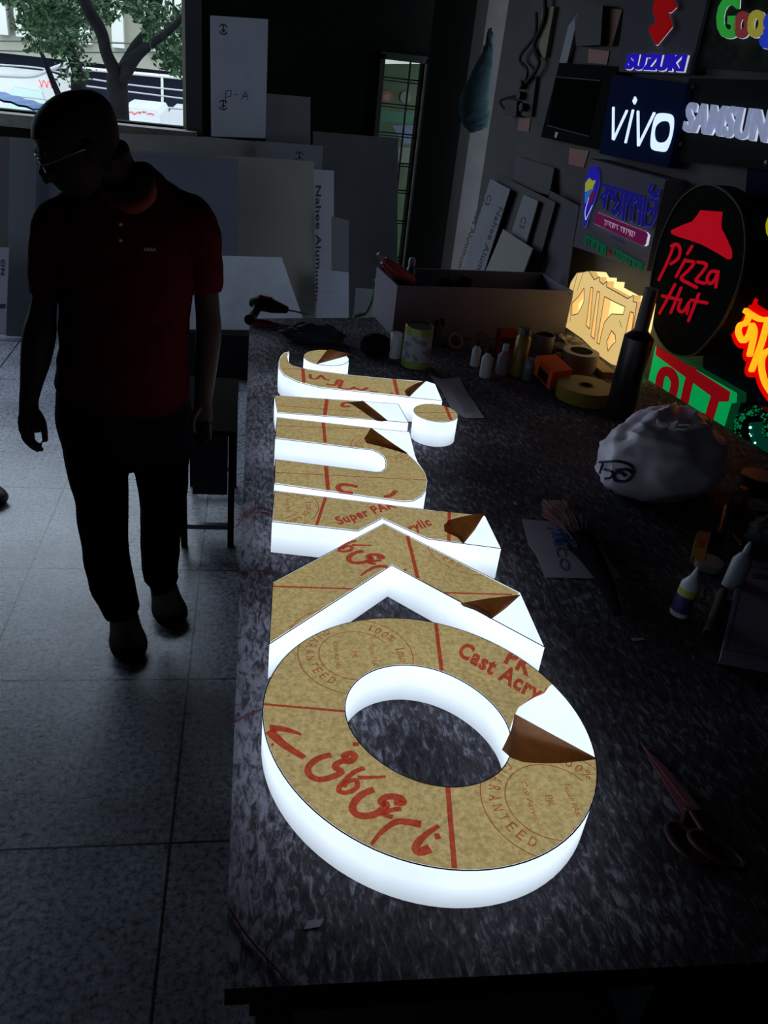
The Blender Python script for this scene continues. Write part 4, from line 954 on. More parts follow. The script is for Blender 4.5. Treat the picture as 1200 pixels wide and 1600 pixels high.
# pizza chain oval sign
c = sub(990, 280, 4.705)
ov = [(1105, 288), (1135, 302), (1156, 330), (1163, 370), (1160, 415), (1147, 461), (1124, 508), (1096, 543), (1077, 556), (1050, 552), (1028, 528), (1016, 490), (1015, 445), (1028, 382), (1050, 329), (1075, 299)]
t = wsign('black oval sign with a red hat and Pizza Hut lettering', ov)
oq = spline(W.pxs(ov, .16), 5, True)
MB().prism(W, oq, .07, .155).build('oval_body', mat('black_gloss', (.004, .005, .004), .8, spec=.03), t)
mb = MB(); mb.stroke(W, oq + [oq[0]], .005, .150, .159, caps=False); mb.build('rim', mat('rim_grey', (.03, .035, .03), .6, spec=.2), t)
RG = glow('red_lit_face', (.62, .004, .018), .50, (.3, .01, .01))
hat = [(490, 228), (648, 240), (640, 300), (640, 360), (680, 440), (715, 520), (719, 570), (708, 590), (690, 588), (600, 535), (500, 480), (410, 448), (330, 425), (275, 400), (275, 375), (350, 340), (430, 310), (465, 268)]
MB().prism(W, W.pxs(c(hat), .16), .1555, .160).build('hat_emblem', RG, t)
def wordstrokes(SS, wd):
    mb = MB()
    for s_ in SS:
        q_ = W.pxs(c(s_), .16); mb.stroke(W, spline(q_, 4) if len(q_) > 2 else q_, wd * 1.2, .1555, .160)
    return mb
wordstrokes([[(290, 492), (240, 620), (182, 738)], [(275, 490), (310, 478), (338, 510), (325, 580), (270, 622)], [(375, 592), (310, 715)], [(425, 495), (392, 548)],
             [(375, 600), (440, 612), (400, 670), (345, 728), (400, 765), (460, 795)], [(468, 608), (532, 628), (495, 690), (455, 745), (520, 765)],
             [(612, 680), (565, 680), (535, 735), (560, 768), (595, 735), (618, 680), (600, 792)]], .0088).build('upper_word', RG, t)
wordstrokes([[(300, 775), (245, 880), (188, 985)], [(345, 800), (270, 980)], [(208, 858), (330, 885)], [(345, 885), (325, 955), (360, 972), (405, 905)], [(405, 905), (388, 985)], [(475, 845), (400, 1040)], [(420, 888), (535, 910)]], .0088).build('lower_word', RG, t)
# green and red lit letters
c = sub(1000, 480, 5)
fr = c([(120, 305), (760, 672), (755, 745), (715, 752), (640, 1000), (560, 1010), (160, 790), (40, 690)])
t = wsign('green-lit sign with fat red letters standing at the bench edge', fr)
MB().prism(W, W.pxs(fr, .07), .03, .07, 0, 1).build('green_body', [glow('green_lit', (.0, .30, .07), .85, (.02, .3, .1)), mat('green_edge', (.01, .12, .04), .5, emis=(0, .045, .015), es=.6)], t)
mb = MB(); o_ = .082
mb.prism(W, W.pxs(c([(128, 308), (685, 662), (672, 738), (612, 738), (120, 372)]), o_), .0702, o_)
for pts in ([(135, 640), (150, 540), (185, 500), (235, 520), (262, 590), (240, 700), (205, 850)], [(395, 500), (355, 650), (305, 900)], [(590, 660), (560, 760), (500, 960)]):
    q_ = W.pxs(c(pts), o_); mb.stroke(W, spline(q_, 4), .034, .0702, o_ - .001)
mb.build('red_letters', glow('dark_red_face', (.22, .002, .006), .7, (.3, .01, .01)), t)
mb = MB(); mb.poly(W, W.pxs(c([(125, 670), (165, 640), (165, 780), (120, 745)]), .0715), .0702, .0715); mb.build('dark_gap', MATTBLACK, t)
# amber script with red halo
c = sub(1000, 480, 5)
SA = [[(790, 12), (860, 60), (930, 95), (1010, 95), (1080, 110)], [(838, 70), (812, 125), (770, 140), (755, 190), (775, 245), (800, 262), (838, 220), (862, 140)], [(862, 140), (880, 200), (845, 370)], [(985, 110), (930, 300), (860, 490)],
      [(1060, 330), (980, 345), (940, 400), (940, 500), (970, 600), (1030, 690)], [(1050, 130), (1040, 300)]]
t = wsign('amber script sign with a red halo at the right edge', [(1160, 480), (1200, 600)])
mb = MB()
for s_ in SA: mb.stroke(W, spline(W.pxs(c(s_), .08), 4), .050, .04, .08)
mb.poly(W, W.pxs([(1137, 497), (1149, 455), (1174, 468), (1162, 500)], .07), .04, .07)
mb.build('red_backing', glow('halo_red', (.75, .0, .0), .8, (.4, .01, .01)), t)
mb = MB()
for s_ in SA: mb.stroke(W, spline(W.pxs(c(s_), .095), 4), .0155, .081, .095)
mb.build('amber_script', glow('amber_lit', (1.0, .42, .01), 1.05), t)
# navy board with yellow disc
px = [(1168, 262), (1290, 285), (1262, 800), (1105, 700), (1098, 560), (1150, 470)]
t = wsign('dark navy board with a yellow disc at the right edge', px)
panel(px, .018, mat('navy_board', (.006, .011, .035), .9, spec=.03), t)
mb = MB(); cc = W.px(1214, 350, .03); mb.disc(W, cc, .047, .019, .03, seg=32); mb.build('yellow_disc', glow('yellow_lit', (.42, .40, .0), .75), t)
# sequined S
t = thing('sequin_letter', 'green bead-studded curved letter with bright green lights', 'sign', W.w(*W.px(1168, 690), .04))
cs = [(975, 985), (968, 880), (905, 815), (830, 820), (762, 870), (742, 980), (768, 1100), (800, 1180), (828, 1260)]
q_ = spline(W.pxs(c(cs), .11), 5)
MB().stroke(W, q_, .034, .03, .10).build('letter_body', mat('dark_green_body', (.004, .03, .015), .4), t)
rr = random.Random(4); mb = MB()
for i in range(130):
    a_ = rr.choice(q_); r_ = rr.uniform(.0012, .0042); mb.disc(W, (a_[0] + rr.uniform(-.017, .017), a_[1] + rr.uniform(-.014, .014)), r_, .1, .103, seg=8)
mb.build('green_beads', glow('bead_green', (.0, .20, .06), .7), t)['kind'] = 'stuff'
LEDP = [(860, 940, 5), (855, 990, 2.5), (865, 1005, 3), (897, 1060, 4), (908, 1113, 3), (945, 1195, 5), (940, 1245, 2.5), (938, 1265, 2), (722, 1152, 3), (645, 1203, 2), (690, 1200, 2.5), (683, 1262, 2.5), (703, 1288, 3.5), (738, 1320, 3), (718, 1170, 2)]
for x, y, r_ in LEDP:
    MB().ball(W.w(*W.px(*c([(x, y)])[0], .105), .104), r_ * .00095, 8).build('light_bead', glow('led_green_white', (.45, 1.0, .75), 1.8), t, smooth=True)
MB().stroke(W, spline(W.pxs(c([(860, 920), (870, 1000), (905, 1100), (945, 1200), (940, 1275)]), .1), 4), .016, .03, .099).build('inner_strip', mat('dark_green_body2', (.0, .05, .03), .4, emis=(0, .05, .03), es=.5), t)
MB().stroke(W, spline(W.pxs(c([(640, 1200), (700, 1150), (730, 1150), (690, 1215), (680, 1260), (740, 1325)]), .1), 4), .010, .03, .099).build('lower_curl', mat('dark_green_body2', (.0, .05, .03), .4), t)

# ------------------------------------------------------------------ things on the bench
def T(x, y, z=TZ): return at_z(x, y, z)
def up(x, y, P): return at_y(x, y, P.y)       # point above P seen at that pixel
# cream letters sign
A = T(893, 505); B = T(963, 590); A = A + (Vector((1.33, 3.42, TZ)) - A); B = Vector((B.x, B.y, TZ))
CPl = Plane((A.x, A.y, 0), Vector((B.x - A.x, B.y - A.y, 0)), (0, 0, 1))
c = sub(870, 410, 7.5)
t = thing('cream_letter_sign', 'warm lit cream letters standing at the far right of the bench', 'sign', (A.x * .5 + B.x * .5, A.y * .5 + B.y * .5, TZ))
sil = [(135, 330), (165, 230), (235, 120), (330, 110), (350, 100), (380, 105), (440, 205), (500, 170), (500, 220), (545, 260), (590, 220), (580, 285), (700, 350), (830, 425), (900, 385), (895, 460), (940, 470), (905, 700), (890, 780), (755, 1230), (640, 1200), (500, 1100), (300, 900), (100, 760), (120, 690)]
holes = [[(178, 622), (180, 480), (255, 400), (320, 300), (325, 400), (310, 480), (250, 600)], [(400, 290), (425, 300), (385, 780), (345, 740)], [(475, 340), (505, 350), (440, 900), (400, 860)],
         [(560, 400), (690, 470), (800, 520), (780, 610), (640, 605), (560, 700), (520, 850), (500, 960), (470, 940)], [(640, 800), (685, 850), (690, 930), (650, 970), (600, 1040), (585, 930)], [(860, 580), (900, 590), (890, 740), (770, 1180), (735, 1160)]]
CR1 = glow('cream_lit_face', (.95, .66, .24), .72, (.6, .5, .3)); CR2 = glow('cream_lit_inside', (1.0, .82, .34), 1.1, (.6, .5, .3)); CR3 = glow('cream_lit_top', (.9, .55, .2), .75)
SQ = CPl.pxs(c(sil)); HQ = [CPl.pxs(c(h)) for h in holes]
def fixv(P, lo=TZ + .002): return [(a_, max(b_, lo)) for a_, b_ in P]
SQ = fixv(SQ)
def orient(P, ccw=True):
    a_ = sum(P[i - 1][0] * P[i][1] - P[i][0] * P[i - 1][1] for i in range(len(P))); return P if (a_ > 0) == ccw else P[::-1]
SQ = orient(SQ); HQ = [orient(h, False) for h in HQ]
MB().prism(CPl, [SQ] + HQ, -.03, .0, 0, 1).build('letter_face', [CR1, CR3], t)
MB().prism(CPl, SQ, -.075, -.03).build('letter_inside', CR2, t)
for h in HQ + [SQ]: MB().stroke(CPl, h + [h[0]], .0032, .0, .0008, caps=False).build('seam', mat('brown_seam', (.12, .07, .03), .7), t)
mb = MB()
for s_ in ([(245, 125), (200, 300), (160, 560), (160, 690)], [(310, 120), (240, 330)], [(735, 680), (760, 760)]): mb.stroke(CPl, CPl.pxs(c(s_)), .0018, .0, .0008)
mb.build('seam', mat('brown_seam', (.12, .07, .03), .7), t)
D_ = (B - A).normalized(); Nn = CPl.N
pk = MB().obox(A + Nn * .012 + D_ * .25 + Vector((0, 0, .001)), D_ * ((B - A).length - .24), Nn * .055, Vector((0, 0, .022)))
tag(pk.build('wood_strip', mat('tan_strip', (.38, .28, .17), .7)), 'tan wooden strip lying in front of the cream letters', 'strip')
# white tool box
F1, F2 = T(612, 527), T(884, 511); F2.y = min(F2.y, F1.y + .12); F2 = Vector((at_y(884, 511, F2.y).x, F2.y, TZ))
zt_ = up(622, 448, F1).z; F1 = Vector((F1.x, F1.y, TZ)); dxy = Vector((.0, .30, 0)); sk = Vector((-.03, 0, 0))
t = thing('tool_box', 'open white box holding tools at the far end of the bench', 'box', (F1 + F2) / 2)
BXM = mat('box_white', (.15, .125, .185), .55, noise=.15, nscale=5); H_ = Vector((0, 0, zt_ - TZ))
ux = (F2 - F1).normalized(); uy = Vector((-ux.y, ux.x, 0)); LX = (F2 - F1).length; DY = .28
MB().obox(F1 + Vector((0, 0, .003)), ux * LX, uy * .008, H_).build('front_panel', BXM, t)
MB().obox(F1 + uy * DY + Vector((0, 0, .003)), ux * LX, uy * .008, H_).build('back_panel', BXM, t)
MB().obox(F1 + uy * .008 + Vector((0, 0, .003)), ux * .008, uy * (DY - .008), H_).build('left_panel', BXM, t)
MB().obox(F2 - ux * .008 + uy * .008 + Vector((0, 0, .003)), ux * .008, uy * (DY - .008), H_).build('right_panel', BXM, t)
MB().obox(F1 + ux * .008 + uy * .008 + Vector((0, 0, .003)), ux * (LX - .016), uy * (DY - .016), Vector((0, 0, .006))).build('bottom', BXM, t)
for P in (F1 + ux * .012, F2 - ux * .014): MB().ball(P - uy * .001 + H_ * .95, .003, 8).build('rivet', BLACK, t)
# tools sticking out of the box
REDP = mat('red_plastic', (.28, .015, .012), .45)
def bx(u, v, z): return F1 + ux * u + uy * v + Vector((0, 0, z))
t = thing('red_power_tool', 'red and black power tool propped on the left end of the white box', 'tool', bx(.05, .1, .02))
MB().tube([bx(-.035, .10, .275), bx(.005, .10, .245), bx(.05, .10, .215), bx(.09, .10, .19)], [.016, .028, .032, .028], 12).build('body', REDP, t, smooth=True)
MB().tube([bx(.07, .10, .20), bx(.11, .10, .13), bx(.13, .10, .03)], [.022, .02, .022], 10).build('handle', BLACK, t, smooth=True)
MB().tube([bx(-.06, .10, .30), bx(-.03, .10, .272)], [.007, .013], 10).build('nozzle', mat('pale_nozzle', (.3, .2, .2), .5), t, smooth=True)
t = thing('blue_spray_bottle', 'blue bottle with a pale cap standing in the white box', 'bottle', bx(.11, .2, .01))
MB().lathe(bx(.12, .2, .01), [(.001, 0), (.022, 0), (.022, .2), (.012, .225)], 14).build('body', mat('blue_can', (.03, .05, .16), .4), t, smooth=True); MB().lathe(bx(.12, .2, .236), [(.015, 0), (.015, .022), (.010, .03)], 12).build('cap', mat('pale_cap', (.25, .27, .35), .5), t, smooth=True)
for u_, v_, lb in ((.24, .12, 'black roll of tape lying in the middle of the white box'), (.33, .15, 'black tool head poking up at the middle of the white box')):
    tag(MB().lathe(bx(u_, v_, .01), [(.012, 0), (.04, 0), (.043, .09), (.04, H_.z - .01), (.012, H_.z)], 14).build('tape_roll' if 'roll' in lb else 'socket_wrench', MATTBLACK, smooth=True), lb, 'tape' if 'roll' in lb else 'tool')
# can
def rad(P, px_): return msize(P) * px_
def cyl(name, x, y, rp, ytop, m, label, cat, parts=None, prof=None, m2=None):
    P = T(x, y - rp * .32); r = rad(P, rp); h = max(.01, up(x, ytop, P + Vector((0, 0, 0))).z - TZ)
    t = thing(name, label, cat, (P.x, P.y, TZ + .001))
    return t, Vector((P.x, P.y, TZ + .001)), r, h
t, P, r, h = cyl('paint_can', 648, 579, 22, 509, None, 'yellow-green paint can with a white label in front of the white box', 'can')
MB().lathe(P, [(r * .9, 0), (r, .004), (r, h), (r * .93, h + .003), (r * .93, h - .006), (.001, h - .007)], 24).build('body', mat('lime_can', (.15, .19, .03), .4), t, smooth=True)
MB().lathe(P + Vector((0, 0, h * .2)), [(r * 1.004, 0), (r * 1.004, h * .62)], 24).build('label_band', mat('can_label', (.22, .24, .28), .5, noise=.6, nscale=25, contrast=(.45, .5)), t, smooth=True)
MB().lathe(P + Vector((0, 0, h * .97)), [(r * .9, 0), (r * .9, .004), (.001, .005)], 24).build('lid', mat('can_lid', (.03, .03, .03), .5), t, smooth=True)
def simple(name, cat, x, y, rp, ytop, m, label, prof=None, parts=()):
    t, P, r, h = cyl(name, x, y, rp, ytop, None, label, cat)
    prof = prof or [(.9, 0), (1, .03), (1, .97), (.9, 1)]
    MB().lathe(P, [(.001, 0)] + [(r * a_, h * b_) for a_, b_ in prof] + [(.001, h * prof[-1][1])], 18).build('body', m, t, smooth=True)
    for nm, z0, z1, rr_, mm in parts: MB().lathe(P + Vector((0, 0, h * z0)), [(.001, 0), (r * rr_, 0), (r * rr_, h * (z1 - z0)), (.001, h * (z1 - z0))], 16).build(nm, mm, t, smooth=True)
    return t
GW = mat('greyish_white', (.42, .42, .46), .5); CUP = mat('cup_white', (.30, .28, .30), .5)
simple('paper_cup', 'cup', 616, 562, 9, 520, GW, 'pale cup half hidden behind the left of the paint can')
bt = [(.9, 0), (1, .05), (1, .62), (.5, .75), (.45, .8)]
simple('small_bottle', 'bottle', 757, 592, 9, 541, GW, 'small white bottle with a black cap beside the cardboard curl', bt, [('cap', .8, 1.0, .55, BLACK)])
simple('small_bottle', 'bottle', 741, 574, 7, 532, GW, 'small grey bottle behind the white black-capped one', bt, [('cap', .8, 1.0, .5, BLACK)])
simple('small_bottle', 'bottle', 783, 588, 10, 538, mat('mauve_bottle', (.22, .15, .20), .5), 'mauve bottle between the black-capped and the yellow bottles', bt, [('cap', .8, 1.0, .5, GW)])
simple('glue_jar', 'jar', 807, 590, 11, 512, mat('amber_jar', (.20, .13, .02), .4), 'yellow-brown jar just right of the mauve bottle', [(.9, 0), (1, .05), (1, .8), (.7, .85)], [('lid', .86, 1.0, .8, mat('jar_lid', (.08, .06, .03), .5))])
simple('clear_jar', 'jar', 823, 596, 9, 560, mat('cloudy_plastic', (.14, .13, .15), .3), 'short cloudy jar left of the orange box')
simple('tin', 'tin', 843, 565, 17, 522, mat('tin_grey', (.24, .22, .26), .45, .2), 'grey tin with a dark mouth behind the orange box', [(.95, 0), (1, .05), (1, 1), (.93, 1), (.93, .9)], [('dark_inside', .9, .93, .92, MATTBLACK)])
simple('white_tape_roll', 'tape', 902, 586, 28, 548, CUP, 'white tape roll leaning on the orange box behind the yellow roll', [(.6, 0), (1, .02), (1, .98), (.6, 1)], [('core', .99, 1.02, .62, MATTBLACK)])
# box red / orange
t = thing('carton', 'small red carton behind the bottles near the white box', 'box', T(788, 560)); P = T(788, 558)
MB().box(P + Vector((-.035, 0, .002)), P + Vector((.035, .04, .105)), rz=.1).build('body', mat('red_carton', (.30, .035, .02), .6), t); MB().box(P + Vector((-.025, -.002, .03)), P + Vector((.025, 0, .08)), rz=.1, c=P + Vector((0, .02, 0))).build('label_patch', mat('dark_patch', (.05, .02, .02), .6), t)
P = T(858, 609); t = thing('orange_carton', 'orange-red carton with a dark window, left of the yellow tape roll', 'box', P)
a1 = T(833, 583); a2 = T(899, 585)
a1 = Vector((a1.x, a1.y, TZ + .001)); P = Vector((P.x, P.y, TZ + .001)); V1 = a1 - P; V2 = Vector((.085, .035, 0)); Hh = Vector((0, 0, .066))
MB().obox(P, V2, V1, Hh).build('body', mat('orange_carton', (.60, .075, .01), .7, spec=.1), t)
MB().obox(P - V2 * .01 + V1 * .2 + Hh * .1, V2 * .01, V1 * .55, Hh * .55).build('window_patch', BLACK, t)
# yellow tape roll
P = T(911, 622); r = rad(P, 44); h = up(911, 596, P).z - TZ
t = thing('yellow_tape_roll', 'big roll of clear yellow tape lying flat on the bench', 'tape', P)
h = .048
MB().lathe((P.x, P.y, TZ + .001), [(r * .28, 0), (r, 0), (r, h), (r * .28, h), (r * .28, 0)], 36).build('tape', mat('yellow_tape', (.24, .175, .02), .5, noise=.2, nscale=10, spec=.2), t, smooth=True)
MB().lathe((P.x, P.y, TZ + .001), [(r * .22, 0), (r * .279, 0), (r * .279, h + .001), (r * .22, h + .001), (r * .22, 0)], 30).build('core', mat('card_core', (.16, .07, .04), .8), t, smooth=True)
# dark bottle
P = T(966, 650); P = Vector((P.x, P.y, TZ + .001)); zt_ = up(1010, 452, P).z - TZ; zs = up(1000, 518, P).z - TZ
t = thing('dark_bottle', 'tall black bottle in front of the Pizza Hut sign', 'bottle', P); r = rad(P, 22)
MB().lathe(P, [(.001, 0), (r * .95, 0), (r, .01), (r, zs - .02), (r * .55, zs), (r * .5, zs + .004)], 24).build('body', mat('black_bottle', (.010, .008, .012), .3), t, smooth=True)
MB().lathe(P + Vector((0, 0, zs + .002)), [(r * .48, 0), (r * .46, zt_ - zs)], 20).build('neck', mat('mauve_neck', (.06, .035, .05), .4), t, smooth=True)

def crumple(name, C, R_, m, label, cat, seed=1, amp=.18, fr_=7, seg=40, shape=None, rot=None):
    from mathutils import noise
    mb = MB().ball((0, 0, 0), 1, seg); sd = Vector((seed * 3.1, seed * 1.7, 0))
    for i, v in enumerate(mb.v):
        n_ = v.normalized(); k = 1 + amp * (noise.noise(n_ * 1.6 + sd) * 1.2) - amp * .75 * abs(noise.noise(n_ * fr_ * .45 + sd * 2)) + amp * .5 * max(0, 1 - 5 * abs(noise.noise(n_ * 1.5 + sd * 3))) + amp * .25 * max(0, 1 - 6 * abs(noise.noise(n_ * 2.6 + sd)))
        if shape: k *= shape(n_)
        mb.v[i] = Vector((n_.x * R_[0] * k, n_.y * R_[1] * k, n_.z * R_[2] * k))
    zf = -R_[2] * .72
    M_ = rot or Matrix.Identity(3)
    out_ = []
    for v in mb.v:
        v = M_ @ v; v.z = max(v.z, zf); out_.append(v + Vector((C[0], C[1], TZ + .002 - zf)))
    mb.v = out_
    o = mb.build(name, m, smooth=True); return tag(o, label, cat), mb
P = T(1008, 765)
PB = Vector((P.x + .035, P.y + .02, 0))
def bshape(n_):
    d = Vector((.35, .55, .75)).normalized(); k = n_.dot(d)
    q_ = d.orthogonal().normalized(); th = math.atan2(n_.dot(d.cross(q_)), n_.dot(q_))
    from mathutils import noise as nz_
    return 1 + (.20 * max(0, k - .7) / .3) + .045 * math.sin(7 * th + 5 * nz_.noise(n_ * 1.3)) * max(0, .25 + .75 * k) + .02 * math.sin(17 * th + 9 * nz_.noise(n_ * 1.1)) * max(0, k)
BAGM = mat('thin_white_plastic', (.80, .77, .92), .45, noise=.1, nscale=6)
bagT = thing('plastic_carrier_bag', 'crumpled white plastic carrier bag with dark blue print', 'bag', (PB.x, PB.y, TZ))
bo, bmb = crumple('bag_body', PB, (.20, .135, .120), BAGM, '', '', seed=3, amp=.10, fr_=3, seg=96, shape=bshape, rot=Matrix.Rotation(.25, 3, 'Z'))
for k in ('label', 'category'): del bo[k]
bo.parent = bagT; bo.location = bo.location - bagT.location
from mathutils.bvhtree import BVHTree
bv = BVHTree.FromPolygons([tuple(v) for v in bmb.v], bmb.f)
def on_bag(x, y):
    h_ = bv.ray_cast(EYE, ray(x, y).normalized()); return h_[0]
pr = MB()
_bc = sub(750, 375, 2.329)
for pts, wd in (([(392, 862), (400, 835), (398, 805), (435, 808), (500, 806), (548, 822), (562, 850)], 2.0), ([(400, 828), (425, 868), (440, 880)], 2.2), ([(448, 812), (436, 850), (432, 885)], 2.2), ([(452, 835), (480, 842), (478, 862), (455, 868)], 2),
                ([(495, 838), (535, 836), (556, 855), (530, 878), (492, 874), (490, 850), (515, 848), (528, 860)], 2.4), ([(425, 905), (445, 918), (470, 908), (488, 925)], 1.7), ([(440, 925), (470, 932), (512, 928), (510, 945)], 1.7), ([(548, 940), (560, 955), (530, 962)], 1.8)):
    pts = _bc(pts)
    q = [on_bag(*p) for p in spline(pts, 4)]; q = [p + (EYE - p).normalized() * .003 for p in q if p]
    if len(q) > 1: pr.tube(q, wd * .0017, 6)
if pr.v: pr.build('print', mat('navy_print', (.012, .012, .06), .6), bagT)
# knot
kp = on_bag(1050, 668) or PB + Vector((0, 0, 1))
kn = MB(); rr = random.Random(8)
for k in range(5):
    d_ = Vector((rr.uniform(-1, 1), rr.uniform(-1, .3), rr.uniform(.1, .8))).normalized(); kn.tube([kp - Vector((0, 0, .01)), kp + d_ * .02, kp + d_ * .045], [.012, .010, .004], 8, flat=.4)
kn.build('knot', BAGM, bagT, smooth=True)
crumple('black_pouch', T(588, 553), (.062, .045, .04), MATTBLACK, 'black crumpled bag just left of the paint can', 'bag', seed=5)
crumple('crinkled_bag', T(876, 556), (.075, .07, .045), mat('amber_film', (.24, .19, .15), .35), 'crinkled translucent bag against the cream letters', 'bag', seed=6, amp=.35, fr_=12)
crumple('tool_bag', T(490, 533), (.105, .05, .035), mat('navy_cloth', (.012, .015, .035), .8), 'dark navy tool bag lying at the far left of the bench', 'bag', seed=9, amp=.3)
# drill
t = thing('cordless_drill', 'black and red drill lying on the far left corner of the bench', 'drill', T(420, 495)); z_ = TZ + .055
d0, d1, d2, d3 = at_z(392, 472, z_), at_z(425, 478, z_), at_z(448, 484, z_), at_z(482, 491, z_)
MB().tube([d0, d0 * .7 + d1 * .3, d1, d2], [.018, .028, .028, .014], 14).build('motor_housing', BLACK, t, smooth=True)
MB().tube([d0 * .6 + d1 * .4 + Vector((0, 0, .022)), d1 + Vector((0, 0, .022))], [.014, .012], 10).build('red_grip_panel', REDP, t, smooth=True)
MB().tube([d2, d3], .0035, 8).build('bit', STEEL, t, smooth=True)
MB().tube([d0 * .6 + d1 * .4, at_z(398, 488, TZ + .03), at_z(390, 500, TZ + .024)], [.02, .018, .022], 12).build('handle', BLACK, t, smooth=True)
t = thing('pliers', 'red-handled pliers lying in front of the drill', 'pliers', T(430, 500))
for dy in (0, 5): MB().tube([T(393, 500 + dy, TZ + .012), T(418, 503 + dy, TZ + .012), T(436, 508, TZ + .012)], [.008, .007, .005], 8).build('handle', REDP, t, smooth=True)
MB().tube([T(436, 508, TZ + .012), T(446, 509, TZ + .012), T(470, 512, TZ + .008)], [.009, .009, .003], 8, flat=.5).build('jaws', STEEL, t, smooth=True)
# scraps behind
def sheet_on(name, px, m, label, cat='paper', z=.002, curl=0, marks=None, mm=None, group=None):
    zz = TZ + z; q = [at_z(x, y, zz) for x, y in px]; pl = Plane((0, 0, zz), (1, 0, 0), (0, 1, 0)); uv = [(p.x, p.y) for p in q]
    mb = MB().prism(pl, orient(uv), -.0006, 0)
    if marks: marks(mb, pl)
    return tag(mb.build(name, [m] + (mm or [])), label, cat, group)
PW = mat('paper_mauve_white', (.36, .33, .40), .8, noise=.08, nscale=10); GREYINK = mat('faded_print', (.12, .10, .16), .8)
def pmk(mb, pl):
    mb.text(pl, 'JINCO', pl.px(853, 822), pl.px(872, 893), pl.px(838, 826) if False else (pl.px(853, 822)[0] + .034, pl.px(853, 822)[1] + .006), .0004, .0006, 1, bold=.02)
sheet_on('torn_paper', [(815, 811), (868, 815), (935, 850), (972, 904), (852, 902), (838, 868), (826, 850)], PW, 'torn sheet with faded JINCO print under the duster', marks=pmk, mm=[GREYINK])
def pm2(mb, pl):
    for k in range(5): mb.stroke(pl, pl.pxs([(707 + k * 5, 606 + k * 1), (727 + k * 4, 644)]), .002, .0004, .0006, 1)
sheet_on('printed_note', [(671, 586), (690, 592), (718, 590), (727, 608), (757, 653), (727, 653), (706, 640), (690, 610)], PW, 'curled printed note beside the hooked glowing letter', marks=pm2, mm=[GREYINK])
sheet_on('paper_scrap', [(482, 1438), (506, 1436), (500, 1448), (474, 1452)], WHITE, 'tiny white scrap near the front left of the bench', 'scrap')
sheet_on('paper_scrap', [(986, 997), (1006, 996), (1008, 999), (990, 1001)], WHITE, 'tiny white sliver right of the ring letter', 'scrap')
sheet_on('paper_scrap', [(802, 784), (807, 784), (808, 788), (803, 788)], WHITE, 'tiny white chip right of the hairpin letter', 'scrap')
sheet_on('paper_scrap', [(1093, 915), (1100, 916), (1099, 934), (1093, 932)], GREYSH, 'small grey chip right of the glue bottle', 'scrap')
sheet_on('card_scrap', [(605, 514), (637, 490), (648, 514), (630, 520)], mat('brown_card', (.16, .08, .05), .8), 'brown card scrap resting at the base of the white box', 'scrap', z=.012)
# curled cardboard
cc_ = []; P0_ = T(735, 552)
for i in range(14):
    f = i / 13; a_ = -.3 + 3.6 * f; rr_ = .018 + .05 * f
    cc_.append(Vector((P0_.x - .02 + .10 * f * (1 if f > .5 else .9) + .02 * math.cos(a_), P0_.y + .02 * math.sin(a_), TZ + .022 + .035 * f + .018 * math.sin(a_))))
G = [[p + Vector((0, -.02, .0)) for p in cc_], [p + Vector((.0, .02, .018)) for p in cc_]]
tag(MB().grid(G).grid([[p + Vector((.001, 0, .0012)) for p in r_] for r_ in G], flip=True).build('cardboard_curl', mat('tan_card', (.27, .17, .07), .75), smooth=True), 'curled strip of tan card between the paint can and bottles', 'card')
t = thing('ribbon_roll', 'pinkish tape ring lying right of the paint can', 'tape', T(709, 545)); P = T(709, 541)
MB().lathe(P + Vector((0, 0, .02)), [(.022, -.012), (.034, -.012), (.034, .012), (.022, .012), (.022, -.012)], 22, ax=(.2, -.8, .5)).build('ring', mat('pink_tape', (.20, .12, .09), .6), t, smooth=True)
t = thing('black_clamp', 'small black clamp behind the paint can', 'tool', T(683, 528)); P = T(683, 528)
MB().tube([P + Vector((-.012, 0, .006)), P + Vector((-.01, 0, .07)), P + Vector((.015, 0, .078)), P + Vector((.02, 0, .05))], .006, 8).build('jaw', BLACK, t, smooth=True); MB().tube([P + Vector((.02, 0, .05)), P + Vector((.02, 0, .006))], .003, 6).build('screw', STEEL, t, smooth=True)
SB_ = T(765, 526)
tag(MB().box(SB_ + Vector((-.05, 0, .085)), SB_ + Vector((.05, .04, .115))).box(SB_ + Vector((-.05, 0, 0.001)), SB_ + Vector((.05, .04, .0845))).build('small_parts_box', mat('dim_pink_box', (.20, .13, .13), .6)), 'dim pinkish box standing against the white tool box', 'box')
# duster / brush
t = thing('hand_brush', 'black-handled brush with red and blue bristles lying over the torn sheet', 'brush', T(920, 870))
zz = TZ + .036
MB().tube([T(965, 958, TZ + .016), T(945, 905, TZ + .024), T(922, 866, zz), T(905, 845, zz)], [.010, .017, .027, .032], 12).build('handle', MATTBLACK, t, smooth=True)
rr = random.Random(12)
for nm, col, n_, (x0, x1), (y0, y1) in (('blue_bristles', (.012, .03, .15), 420, (862, 912), (800, 846)), ('red_bristles', (.13, .015, .02), 300, (846, 885), (780, 808)), ('black_bristles', (.01, .01, .014), 200, (885, 930), (810, 860))):
    mb = MB()
    for i in range(n_):
        a_ = T(rr.uniform(898, 916), rr.uniform(838, 856), zz + rr.uniform(-.012, .014)); b_ = T(rr.uniform(x0, x1), rr.uniform(y0, y1), TZ + rr.uniform(.004, .05)); mb.tube([a_, (a_ + b_) / 2 + Vector((0, 0, .006)), b_], [.0022, .002, .0011], 4)
    mb.build(nm, mat(nm, col, .7), t)['kind'] = 'stuff'
